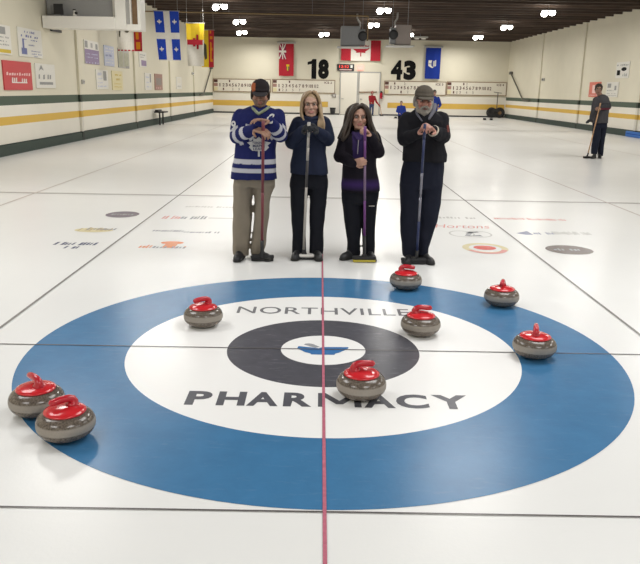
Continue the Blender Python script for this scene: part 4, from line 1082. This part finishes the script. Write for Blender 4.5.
# ---- woman with blond hair ---------------------------------------------------
r = person('blond woman in navy sweatshirt, black trousers and gloves holding a silver broom', (-0.152, 2.691)[0], (-0.152, 2.691)[1])
JT = [(-0.140, 2.600, 0.825, 0.178, 0.140), (-0.144, 2.600, 0.905, 0.174, 0.140), (-0.142, 2.600, 1.027, 0.153, 0.135), (-0.135, 2.600, 1.157, 0.153, 0.130), (-0.131, 2.600, 1.258, 0.161, 0.125), (-0.132, 2.600, 1.313, 0.152, 0.115), (-0.130, 2.600, 1.345, 0.103, 0.090), (-0.135, 2.600, 1.368, 0.061, 0.065)]
shL, shR = V((-0.251, 2.600, 1.288)), V((-0.008, 2.600, 1.292))
elL, elR = V((-0.309, 2.560, 1.120)), V((0.032, 2.560, 1.153))
wrL, wrR = V((-0.198, 2.370, 1.237)), V((-0.071, 2.370, 1.235))
H2 = head_matrix((-0.132, 2.580, 1.465), .02, .03, -.05, .97)
nb = V((-0.130, 2.610, 1.331))
b = Blob(); build_head(b, H2, nb, .97, .047, True)
core(b, JT, [([V((-0.236, 2.600, 0.733)), V((-0.233, 2.600, 0.425)), V((-0.230, 2.630, 0.073))], [.07, .05, .036]), ([V((-0.055, 2.600, 0.736)), V((-0.059, 2.600, 0.428)), V((-0.064, 2.630, 0.076))], [.07, .05, .036])],
     [([shL, elL, wrL], [.045, .038, .026]), ([shR, elR, wrR], [.045, .038, .026])])
build_hand(b, wrL, (-0.148, 2.300, 1.272), (.3, .3, -1), (.5, .8, .6), -1, .95)
build_hand(b, wrR, (-0.121, 2.290, 1.282), (-.3, .3, -1), (.5, .8, .6), 1, .95)
skin2 = (.46, .29, .22)
b.build('body', SKIN, r, .0048, 2, color=face_color(H2, skin2, (.42, .19, .165), (.20, .13, .08), lambda q: (.30, .21, .12) if q.z > .078-abs(q.x+.012)*.45 or q.y > .0 and q.z > -.08 else None))
add_eyes(r, H2, .94)
g_ = Blob()
for w_, k_, n_, th in ((wrL, V((-0.148, 2.300, 1.272)), (.3, .3, -1), -1), (wrR, V((-0.121, 2.290, 1.282)), (-.3, .3, -1), 1)):
    build_hand(g_, w_, k_, n_, (.5, .8, .6), th, 1.14); g_.cap(w_, w_+(w_-k_).normalized()*.05, .036, .040); g_.cap(w_.lerp(k_, .2), w_.lerp(k_, .8), .034, .034)
g_.build('gloves', mat('black knit gloves', (.012, .014, .018), .9, nz=.3, bump=.3), r, .0055, 2)
nav = cloth('navy fleece', (.016, .021, .043))
j = Blob(); j.loft(JT); j.chain([shL, elL], [.070, .068]); j.chain([elL, wrL], [.068, .045]); j.chain([shR, elR], [.070, .068]); j.chain([elR, wrR], [.068, .045])
j.build('sweatshirt', nav, r, .0065, 3, .010, 9)
c_ = Blob(); c_.chain([V((-0.196, 2.630, 1.352)), V((-0.180, 2.525, 1.342)), V((-0.129, 2.500, 1.331)), V((-0.074, 2.525, 1.344)), V((-0.060, 2.630, 1.354))], [.022]*5, 10); c_.build('collar', nav, r, .006, 2)
p_ = Blob(); blk = cloth('black stretch cloth', (.010, .011, .016))
p_.loft([(-0.140, 2.600, 0.858, 0.164, 0.110), (-0.141, 2.600, 0.763, 0.181, 0.120), (-0.143, 2.600, 0.696, 0.184, 0.115)])
p_.loft([(-0.232, 2.600, 0.723, 0.092, 0.105), (-0.235, 2.600, 0.570, 0.081, 0.092), (-0.235, 2.600, 0.425, 0.072, 0.080), (-0.232, 2.610, 0.226, 0.065, 0.075), (-0.231, 2.620, 0.060, 0.068, 0.078), (-0.231, 2.620, 0.020, 0.065, 0.075)])
p_.loft([(-0.050, 2.600, 0.727, 0.091, 0.105), (-0.052, 2.600, 0.573, 0.081, 0.092), (-0.056, 2.600, 0.428, 0.074, 0.080), (-0.061, 2.610, 0.229, 0.068, 0.075), (-0.063, 2.620, 0.078, 0.068, 0.078), (-0.063, 2.620, 0.033, 0.064, 0.075)])
p_.build('trousers', blk, r, .008, 3, .008, 8)
foot(r, (-0.230, 2.620, 0.035), -.25, .25); foot(r, (-0.063, 2.620, 0.048), .2, .25)
blond = mat('dark blond hair', (.34, .24, .14), .5, nz=.45, nscale=25)
hp = []
for q in (-1, 1):
    for k in range(11):
        y0 = -.052+.016*k
        fr = k/10.0; lean = .012*math.sin(k*2.3)
        ln = -.135-.025*math.sin(k*1.7) if q < 0 else -.165-.03*math.cos(k)
        wv = .006*math.sin(k*3.1)
        hp.append(([(.012+q*.004, y0*.7+.01, .118-.01*fr), (.012+q*.040, y0*.95+.004, .105), (q*.078, y0+.006, .052), (q*.093+wv, y0+.016, -.02), (q*.094+lean*.5, y0+.012, -.085), (q*.080+lean, y0+.004, ln)], .0155, .010))
for k in range(-4, 5): hp.append(([(.008*k, .06, .110), (.018*k, .108, .06), (.022*k, .120, -.02), (.022*k, .107, -.10), (.02*k, .085, -.15)], .02, .012))
for k in range(5):   # long lock in front of her left shoulder
    hp.append(([(.082, -.016-.010*k, .0), (.092, -.035-.01*k, -.07), (.078+.007*k, -.085-.008*k, -.13), (.062+.014*k, -.13-.006*k, -.18), (.070+.009*k, -.15, -.250-.02*math.sin(k*2))], .018, .004))
hp.append(([(-.080, -.035, .02), (-.092, -.042, -.05), (-.086, -.06, -.10), (-.072, -.085, -.145)], .015, .007))
lock_hair(r, H2, hp, blond)
broom('curling broom with silver lower shaft and white head held by blond woman', (-0.143, 2.260, 1.314), (-0.184, 2.540, 0.053), [(.18, SHAFT_SILVER), (.27, SHAFT_SILVER), (.47, SHAFT_DARK), (.96, SHAFT_SILVER)], (-0.178, 2.534), .06, HEAD_WHITE, PAD_BLACK, .20, r=.0125)

# ---- woman with long dark hair -----------------------------------------------
r = person('woman with long dark hair in black and purple jacket holding a purple broom', (0.364, 2.686)[0], (0.364, 2.686)[1])
JT = [(0.357, 2.620, 0.664, 0.185, 0.145), (0.350, 2.620, 0.731, 0.184, 0.148), (0.345, 2.620, 0.807, 0.177, 0.145), (0.337, 2.620, 0.911, 0.162, 0.140), (0.336, 2.620, 1.034, 0.159, 0.140), (0.335, 2.620, 1.127, 0.165, 0.135), (0.333, 2.620, 1.178, 0.151, 0.120), (0.328, 2.620, 1.215, 0.099, 0.090), (0.327, 2.620, 1.242, 0.061, 0.065)]
shL, shR = V((0.197, 2.620, 1.161)), V((0.461, 2.620, 1.171))
elL, elR = V((0.153, 2.580, 0.996)), V((0.504, 2.570, 1.041))
wrL, wrR = V((0.268, 2.380, 0.952)), V((0.417, 2.400, 1.201))
H3 = head_matrix((0.320, 2.600, 1.359), .04, .05, 0, .93)
nb = V((0.324, 2.630, 1.209))
b = Blob(); build_head(b, H3, nb, .93, .047, True)
core(b, JT, [([V((0.264, 2.620, 0.624)), V((0.290, 2.620, 0.381)), V((0.301, 2.650, 0.058))], [.07, .05, .036]), ([V((0.447, 2.620, 0.627)), V((0.446, 2.620, 0.384)), V((0.449, 2.650, 0.060))], [.07, .05, .036])],
     [([shL, elL, wrL], [.045, .038, .026]), ([shR, elR, wrR], [.045, .038, .026])])
build_hand(b, wrR, (0.371, 2.350, 1.257), (-.8, -.2, -.6), (.7, 1.0, .8), 1, 1.0)
build_hand(b, wrL, (0.338, 2.320, 0.968), (.25, 1, .1), (.8, 1.0, .8), -1, 1.0)
skin3 = (.43, .25, .185)
b.build('body', SKIN, r, .0048, 2, color=face_color(H3, skin3, (.37, .15, .13), (.08, .04, .03), lambda q: (.035, .022, .016) if q.z > .088-abs(q.x-.01)*.5 or q.y > .0 and q.z > -.08 else None))
add_eyes(r, H3, .93)
zp = (0.338, 2.620, 0.740)[2]; fx0, fx1 = (0.266, 2.620, 1.051)[0], (0.356, 2.620, 1.053)[0]; fz0, fz1 = (0.311, 2.620, 0.977)[2], (0.304, 2.620, 1.200)[2]
def jac_col(p):
    t = abs(p.z-zp)/.058
    if t < 1 and p.y < 2.74 and p.z < elL.z-.07:
        k = (1-t)**.7; return (.012+.030*k, .010+.010*k, .016+.085*k)
    if fz0 < p.z < fz1+.02 and fx0-.01*((p.z-fz0)/(fz1-fz0)) < p.x < fx1 and p.y < 2.55 and p.y > 2.40: return (.030, .018, .075)
    return (.011, .009, .014)
j = Blob(); j.loft(JT); j.chain([shL, elL], [.066, .064]); j.chain([elL, wrL], [.064, .044]); j.chain([shR, elR], [.066, .064]); j.chain([elR, wrR], [.064, .044])
j.build('jacket', CLOTH, r, .0065, 3, .010, 9, color=jac_col)
c_ = Blob(); c_.chain([V((0.258, 2.650, 1.221)), V((0.272, 2.535, 1.205)), V((0.309, 2.485, 1.154))], [.020, .020, .014], 10); c_.chain([V((0.400, 2.650, 1.223)), V((0.370, 2.535, 1.206)), V((0.323, 2.485, 1.154))], [.020, .020, .014], 10)
c_.build('collar', cloth('purple collar', (.035, .022, .075)), r, .006, 2)
obj('zip', rel_bm(tube([V((0.312, 2.460, 1.155)), V((0.307, 2.458, 1.028))], .004, 6), r), mat('silver zip', (.4, .38, .42), .35, metal=.6, nz=.1), r)
p_ = Blob()
p_.loft([(0.355, 2.620, 0.712, 0.180, 0.120), (0.353, 2.620, 0.626, 0.180, 0.120), (0.353, 2.620, 0.548, 0.173, 0.115)])
p_.loft([(0.273, 2.620, 0.576, 0.094, 0.100), (0.283, 2.620, 0.430, 0.083, 0.090), (0.297, 2.620, 0.283, 0.072, 0.080), (0.304, 2.630, 0.152, 0.065, 0.078), (0.306, 2.640, 0.040, 0.069, 0.080)])
p_.loft([(0.446, 2.620, 0.579, 0.079, 0.100), (0.444, 2.620, 0.433, 0.068, 0.090), (0.446, 2.620, 0.236, 0.061, 0.080), (0.451, 2.630, 0.024, 0.057, 0.080)])
p_.build('trousers', blk, r, .008, 3, .009, 8)
z0 = (0.460, 2.620, 0.536); obj('leg_tag', rel_bm(box((z0[0], z0[1]-.098, z0[2]), (.055, .006, .008)), r), M['ltgrey'], r)
foot(r, (0.306, 2.640, 0.050), -.75, .25); foot(r, (0.448, 2.630, 0.034), .25, .25)
dark = mat('dark brown long hair', (.040, .026, .018), .5, nz=.5, nscale=25)
hp = []
for q in (-1, 1):
    for k in range(12):
        y0 = -.060+.016*k; lean = .018*math.sin(k*2.1)
        spr = .02+.012*math.sin(k*1.3)
        hp.append(([(.01+q*.006, y0*.8, .116), (q*.058, y0, .094), (q*.092, y0+.004, .03), (q*(.106+spr*.4), y0+.008, -.05), (q*(.122+spr), y0-.012, -.125), (q*(.135+spr*1.6)+lean, y0-.03, -.215-.018*math.sin(k*1.9))], .020, .011))
for k in range(-5, 6): hp.append(([(.008*k, .06, .112), (.02*k, .112, .06), (.025*k, .125, -.03), (.028*k, .115, -.12), (.03*k, .10, -.22)], .021, .014))
for k in range(5): hp.append(([(-.03-.01*k, -.066+.006*k, .095), (-.066, -.058+.006*k, .05), (-.085, -.05+.005*k, -.03), (-.098, -.055, -.11), (-.115-.012*k, -.075, -.19-.012*k)], .016, .009))
for k in range(5): hp.append(([(.045+.008*k, -.06+.006*k, .09), (.074, -.054+.006*k, .045), (.09, -.046+.005*k, -.03), (.103, -.045, -.10), (.125+.010*k, -.05, -.17-.012*k)], .016, .009))
lock_hair(r, H3, hp, dark)
broom('curling broom with purple shaft and yellow pad held by dark-haired woman', (0.357, 2.280, 1.286), (0.407, 2.520, 0.048), [(.25, SHAFT_PURPLE), (.55, SHAFT_MAUVE), (.83, SHAFT_PURPLE)], (0.401, 2.471), .03, PAD_BLACK, PAD_YELLOW, .225, r=.012)

# ---- older man with white beard ----------------------------------------------
r = person('older man with white beard and olive cap in black jacket leaning on a broom', (0.924, 2.640)[0], (0.924, 2.640)[1])
JT = [(0.941, 2.520, 0.969, 0.204, 0.155), (0.938, 2.520, 1.034, 0.208, 0.158), (0.927, 2.520, 1.144, 0.188, 0.150), (0.923, 2.520, 1.253, 0.190, 0.145), (0.919, 2.520, 1.335, 0.194, 0.140), (0.917, 2.520, 1.380, 0.175, 0.120), (0.917, 2.520, 1.411, 0.127, 0.095), (0.914, 2.520, 1.438, 0.078, 0.070)]
shL, shR = V((0.762, 2.520, 1.343)), V((1.071, 2.520, 1.348))
elL, elR = V((0.735, 2.460, 1.176)), V((1.093, 2.460, 1.201))
wrL, wrR = V((0.838, 2.250, 1.240)), V((0.971, 2.250, 1.255))
H4 = head_matrix((0.900, 2.490, 1.521), .04, .07, .0, .98)
nb = V((0.918, 2.530, 1.388))
b = Blob(); build_head(b, H4, nb, .98, .055)
core(b, JT, [([V((0.819, 2.520, 0.836)), V((0.836, 2.520, 0.486)), V((0.859, 2.550, 0.089))], [.075, .055, .04]), ([V((1.016, 2.520, 0.840)), V((1.017, 2.520, 0.489)), V((0.970, 2.550, 0.111))], [.07, .05, .03])],
     [([shL, elL, wrL], [.05, .042, .03]), ([shR, elR, wrR], [.05, .042, .03])])
build_hand(b, wrL, (0.873, 2.175, 1.300), (.45, .1, -1), (.7, 1.0, .7), -1, 1.15)
build_hand(b, wrR, (0.906, 2.160, 1.310), (-.5, .1, -1), (.6, .9, .7), 1, 1.15)
skin4 = (.40, .20, .155)
b.build('body', SKIN, r, .0048, 2, color=face_color(H4, skin4, (.22, .10, .09), (.22, .18, .15)))
add_eyes(r, H4, .98)
bj = cloth('black nylon jacket', (.011, .011, .014))
j = Blob(); j.loft(JT); j.chain([shL, elL], [.074, .070]); j.chain([elL, wrL], [.070, .048]); j.chain([shR, elR], [.074, .070]); j.chain([elR, wrR], [.070, .048])
j4 = j.build('jacket', bj, r, .0065, 3, .012, 9)
c_ = Blob(); c_.chain([V((0.833, 2.540, 1.440)), V((0.834, 2.420, 1.399)), V((0.875, 2.365, 1.340))], [.014, .012, .008], 10); c_.chain([V((1.008, 2.550, 1.475)), V((0.983, 2.430, 1.428)), V((0.938, 2.370, 1.359))], [.024, .021, .012], 10)
c_.build('collar', cloth('grey lining', (.12, .12, .145)), r, .006, 2)
for q, n_ in ((1, 'cuff'),):
    c_ = Blob(); d_ = (V((0.906, 2.160, 1.310))-wrR).normalized(); x_ = d_.orthogonal().normalized(); y_ = d_.cross(x_)
    ring = [wrR+d_*.012+(x_*math.cos(a*PI/8)+y_*math.sin(a*PI/8))*.044 for a in range(17)]
    c_.chain(ring, [.010]*17, 8); c_.build('cuff', mat('pale cuff band', (.48, .44, .36), .8, nz=.1), r, .004, 1)
c0 = (1.131, 2.520, 1.275); drape('sleeve_badge', [[(c0[0]-.02, c0[2]-.03), (c0[0]+.008, c0[2]-.03), (c0[0]+.008, c0[2]+.03), (c0[0]-.02, c0[2]+.03)]], None, j4, cloth('dull red badge', (.12, .035, .03)), r, .006)
p_ = Blob(); np_ = cloth('navy track cloth', (.011, .013, .024))
p_.loft([(0.937, 2.520, 1.006, 0.182, 0.130), (0.927, 2.520, 0.885, 0.195, 0.135), (0.922, 2.520, 0.791, 0.196, 0.130), (0.921, 2.520, 0.716, 0.197, 0.125)])
p_.loft([(0.824, 2.520, 0.752, 0.102, 0.115), (0.830, 2.520, 0.553, 0.098, 0.105), (0.838, 2.520, 0.360, 0.095, 0.100), (0.846, 2.530, 0.212, 0.087, 0.095), (0.852, 2.540, 0.121, 0.077, 0.090), (0.855, 2.540, 0.057, 0.073, 0.085)])
p_.loft([(1.013, 2.520, 0.755, 0.105, 0.115), (1.016, 2.520, 0.556, 0.097, 0.105), (1.006, 2.520, 0.392, 0.084, 0.100), (0.987, 2.530, 0.234, 0.070, 0.095), (0.971, 2.550, 0.131, 0.061, 0.090), (0.972, 2.550, 0.066, 0.058, 0.085)])
p_.build('trousers', np_, r, .008, 3, .013, 8)
foot(r, (0.854, 2.540, 0.072), -.3); foot(r, (0.972, 2.550, 0.071), .4)
Tm = lambda *p: H4 @ Vector(p)
rotH = H4.to_3x3().normalized()
bd = Blob(); bd.ell(Tm(0, -.050, -.102), (.053, .055, .046), rotH); bd.ell(Tm(0, -.058, -.122), (.040, .042, .036), rotH)
for q in (-1, 1): bd.cap(Tm(q*.068, -.01, -.02), Tm(q*.05, -.05, -.095), .016, .024); bd.cap(Tm(q*.006, -.100, -.050), Tm(q*.036, -.080, -.072), .011, .012)
bd.build('beard', mat('grey white beard', (.27, .245, .215), .9, nz=.35, nscale=70, bump=.5), r, .005, 2, .006, 40)
lp = Blob(); lp.cap(Tm(-.014, -.108, -.072), Tm(.014, -.108, -.072), .006, .006); lp.build('mouth', mat('dull lip', (.18, .075, .065), .5), r, .004, 1)
cp = cloth('olive brown cap cloth', (.082, .070, .056))
c_ = Blob(); c_.ell(Tm(0, .008, .056), (.088, .104, .080), rotH); c_.ell(Tm(0, -.005, .046), (.089, .105, .034), rotH); c_.build('cap', cp, r, .006, 2)
c_ = Blob(); c_.ell(Tm(0, -.118, .030), (.076, .070, .007), rotH @ Matrix.Rotation(.16, 3, 'X')); c_.build('cap_brim', cloth('olive brim cloth', (.10, .088, .072)), r, .005, 1)
c_ = Blob(); c_.ell(Tm(0, .006, .128), (.012, .012, .008), rotH); c_.build('cap_button', cp, r, .003, 1)
lock_hair(r, H4, [([(q*.076, .055-.018*k, .03), (q*.083, .055-.018*k, -.02), (q*.079, .058-.018*k, -.06)], .012, .008) for q in (-1, 1) for k in range(4)], mat('grey hair', (.20, .18, .16), .7, nz=.3))
broom('curling broom with dark blue shaft held by bearded man', (0.869, 2.120, 1.324), (0.898, 2.420, 0.050), [(.34, SHAFT_BLUE), (.52, SHAFT_SHINE), (.70, SHAFT_SHINE), (.93, SHAFT_BLUE)], (0.872, 2.423), .04, PAD_BLACK, PAD_BLACK, .24, r=.0125)

# ---- player in grey on the next sheet ------------------------------------------
B = 14.9
r = person('man in grey jacket and navy jeans standing with a broom on the right sheet', 7.13, 14.9)
JT = [(7.184, 14.900, 0.896, 0.194, 0.160), (7.157, 14.900, 1.072, 0.213, 0.165), (7.154, 14.900, 1.323, 0.212, 0.165), (7.169, 14.900, 1.473, 0.179, 0.150), (7.165, 14.900, 1.560, 0.134, 0.110), (7.153, 14.900, 1.609, 0.077, 0.070)]
shL, shR = V((6.997, 14.850, 1.470)), V((7.289, 14.950, 1.487))
elL, elR = V((6.935, 14.750, 1.198)), V((7.323, 14.850, 1.314))
wrL, wrR = V((6.839, 14.600, 0.978)), V((7.027, 14.600, 1.290))
H5 = head_matrix((7.030, 14.850, 1.738), -.25, .08, 0, 1.08)
nb = V((7.142, 14.920, 1.547))
b = Blob(); build_head(b, H5, nb, 1.08)
core(b, JT, [([V((7.128, 14.900, 0.819)), V((7.156, 14.900, 0.464)), V((7.132, 14.900, 0.103))], [.08, .06, .045]), ([V((7.306, 14.960, 0.820)), V((7.322, 14.960, 0.462)), V((7.311, 14.960, 0.101))], [.08, .06, .045])],
     [([shL, elL, wrL], [.05, .042, .03]), ([shR, elR, wrR], [.05, .042, .03])])
build_hand(b, wrL, (6.745, 14.520, 0.954), (.2, 0, -1), (.2, .3, .3), 1, 1.1); build_hand(b, wrR, (6.929, 14.500, 1.278), (-.4, .2, -1), (.6, .9, .7), 1, 1.1)
b.build('body', SKIN, r, .008, 2, color=face_color(H5, (.27, .16, .115), (.2, .09, .07), (.04, .03, .02)))
add_eyes(r, H5, 1.08)
g_ = Blob(); build_hand(g_, wrL, (6.745, 14.520, 0.954), (.2, 0, -1), (.2, .3, .3), 1, 1.35); g_.cap(wrL, wrL.lerp(V((6.745, 14.520, 0.954)), .8), .045, .04)
g_.build('glove', PAD_BLACK, r, .009, 2)
red_z = (7.139, 14.900, 1.285)[2]
def gcol(p):
    d = wrR-elR; t = (p-elR).dot(d)/d.length_squared
    if (p-elR-d*t).length < .1 and -.2 < t < 1.1 and p.y < 14.83: return (.11, .02, .035) if abs(p.z-red_z+.03) < .028 else (.042, .042, .048)
    return (.060, .058, .064)
j = Blob(); j.loft(JT); j.chain([shL, elL, wrL], [.085, .078, .058]); j.chain([shR, elR, wrR], [.085, .078, .055])
j.build('jacket', CLOTH, r, .010, 3, .012, 8, color=gcol)
p_ = Blob(); p_.loft([(7.178, 14.900, 0.947, 0.181, 0.140), (7.192, 14.900, 0.770, 0.175, 0.140)])
p_.loft([(7.098, 14.870, 0.820, 0.097, 0.120), (7.121, 14.870, 0.465, 0.091, 0.100), (7.102, 14.870, 0.105, 0.068, 0.085)]); p_.loft([(7.279, 14.940, 0.820, 0.097, 0.120), (7.294, 14.940, 0.463, 0.079, 0.100), (7.294, 14.940, 0.051, 0.065, 0.085)])
p_.build('jeans', cloth('dark navy denim', (.014, .017, .030)), r, .011, 3, .012, 7)
x0, y0 = r.location[0], r.location[1]
shoe(r, (x0+.02, y0-.02), (x0-.16, y0-.26), SHOE_BLACK, SOLE, s=1.05); shoe(r, (x0+.17, y0+.1), (x0+.08, y0-.20), SHOE_BLACK, SOLE, s=1.05)
def short_hair(root, H, m, s, vox):
    b = Blob(); rot = H.to_3x3().normalized(); T = lambda *p: H @ Vector(p)
    b.ell(T(0, .018, .055), (.083*s, .094*s, .080*s), rot); b.ell(T(0, .055, .0), (.079*s, .062*s, .075*s), rot)
    for q in (-1, 1): b.cap(T(q*.07, -.03, .055), T(q*.076, -.01, -.015), .018*s, .012*s)
    b.cap(T(-.045, -.062, .092), T(.05, -.058, .096), .022*s, .02*s)
    return b.build('hair', m, root, vox, 2, .006, 30)
short_hair(r, H5, mat('dark hair', (.03, .02, .015), .7, nz=.3), 1.08, .009)
broom('curling broom with tan shaft held slanting by man in grey', (6.983, 14.480, 1.402), (6.809, 14.500, 0.081), [(.2, SHAFT_TAN), (.6, SHAFT_TAN), (.94, SHAFT_TAN)], (6.878, 14.706), .3, PAD_BLACK, PAD_BLACK, .22, r=.015)

# ---- far figures -----------------------------------------------------------------
def far_person(label, x, y, h, jacket, trousers, hair, skin, arm_l, arm_r, yaw=0.0, stoop=0.0, hood=None):
    """Standing figure of height h; arm_l / arm_r are (elbow, hand) offsets in body heights."""
    r = person(label, x, y); s = h/1.75
    O = Vector((x, y, 0)); Rz = Matrix.Rotation(yaw, 3, 'Z')
    def W(a, b_, c): return O + Rz @ Vector((a*s, (b_-stoop*max(0, c-.9))*s, c*s))
    Hh = head_matrix(W(0, -.03, 1.635), yaw, .15, 0, s)
    b = Blob(); build_head(b, Hh, W(0, .02, 1.42), s)
    def ring(c, rx, ry): q = W(0, 0, c); return (q.x, q.y, q.z, rx*s, ry*s)
    T = [ring(.84, .19, .13), ring(1.0, .185, .13), ring(1.2, .2, .13), ring(1.36, .21, .12), ring(1.44, .15, .09), ring(1.48, .07, .06)]
    hips = [(W(q*.09, 0, .88), W(q*.095, -.01, .48), W(q*.1, .02, .08)) for q in (-1, 1)]
    arms = []
    for q, (e_, h_) in ((-1, arm_l), (1, arm_r)): arms.append((W(q*.19, 0, 1.38), W(*e_), W(*h_)))
    core(b, T, [(l, [.07*s, .05*s, .036*s]) for l in hips], [(a_, [.045*s, .038*s, .026*s]) for a_ in arms])
    for q, a_ in zip((-1, 1), arms):
        dv = (a_[2]-a_[1]).normalized(); build_hand(b, a_[2], a_[2]+dv*.09*s, (0, .3, -1), (.3, .4, .4), q, s)
    b.build('body', SKIN, r, .012, 2, color=face_color(Hh, skin, (.3, .1, .09), (.05, .03, .02)))
    j = Blob(); j.loft(T)
    for a_ in arms: j.chain(a_, [.08*s, .07*s, .05*s])
    if hood: j.ell(Hh @ Vector((0, .035, .02)), (.10*s, .10*s, .13*s))
    j.build('jacket', jacket, r, .014, 3, .012, 8)
    p_ = Blob(); p_.loft([ring(.74, .185, .13), ring(.9, .18, .125)])
    for l in hips: p_.chain(l, [.095*s, .075*s, .062*s])
    p_.build('trousers', trousers, r, .014, 3, .01, 8)
    for q in (-1, 1):
        a_ = W(q*.1, .07, 0); t_ = W(q*.12, -.2, 0); shoe(r, (a_.x, a_.y), (t_.x, t_.y), SHOE_BLACK, SOLE, s=s)
    if not hood: short_hair(r, Hh, hair, s, .012)
    return r
redj = cloth('red jacket cloth', (.30, .022, .028)); bluej = cloth('bright blue jacket cloth', (.022, .045, .26)); jeans = cloth('blue denim', (.05, .075, .16)); bhair = mat('brown hair', (.14, .09, .055), .6, nz=.3)
far_person('small figure in red hooded jacket and jeans by the far white door, arm stretched out', 3.33, 45.2, 1.56, redj, jeans, bhair, (.4, .24, .18), ((-.2, -.1, 1.15), (-.12, -.28, 1.0)), ((.32, -.1, 1.02), (.58, -.18, .72)), .15, .12, True)
r = thing('curling_broom', 'small broom held out by the far figure in red', 'broom', (4.0, 45.0, 0))
obj('shaft', tube([(-.14, .04, .72), (.0, 0, .06)], .016, 8), SHAFT_TAN, r); obj('broom_head', box((0, 0, .03), (.22, .08, .05), .01), PAD_BLACK, r)
far_person('child in bright blue jacket seen past the bearded man at photo left of him', 3.50, 28.6, 1.19, bluej, np_, bhair, (.42, .26, .19), ((-.27, -.08, 1.1), (-.14, -.26, 1.0)), ((.27, -.08, 1.1), (.14, -.26, 1.0)))
far_person('person in bright blue jacket standing far behind the bearded man, mostly hidden by his cap', 4.93, 28.6, 1.68, bluej, jeans, mat('dark hair far', (.03, .025, .02), .6), (.4, .24, .18), ((-.29, -.08, 1.1), (-.2, -.25, 1.0)), ((.29, -.08, 1.1), (.2, -.25, 1.0)))
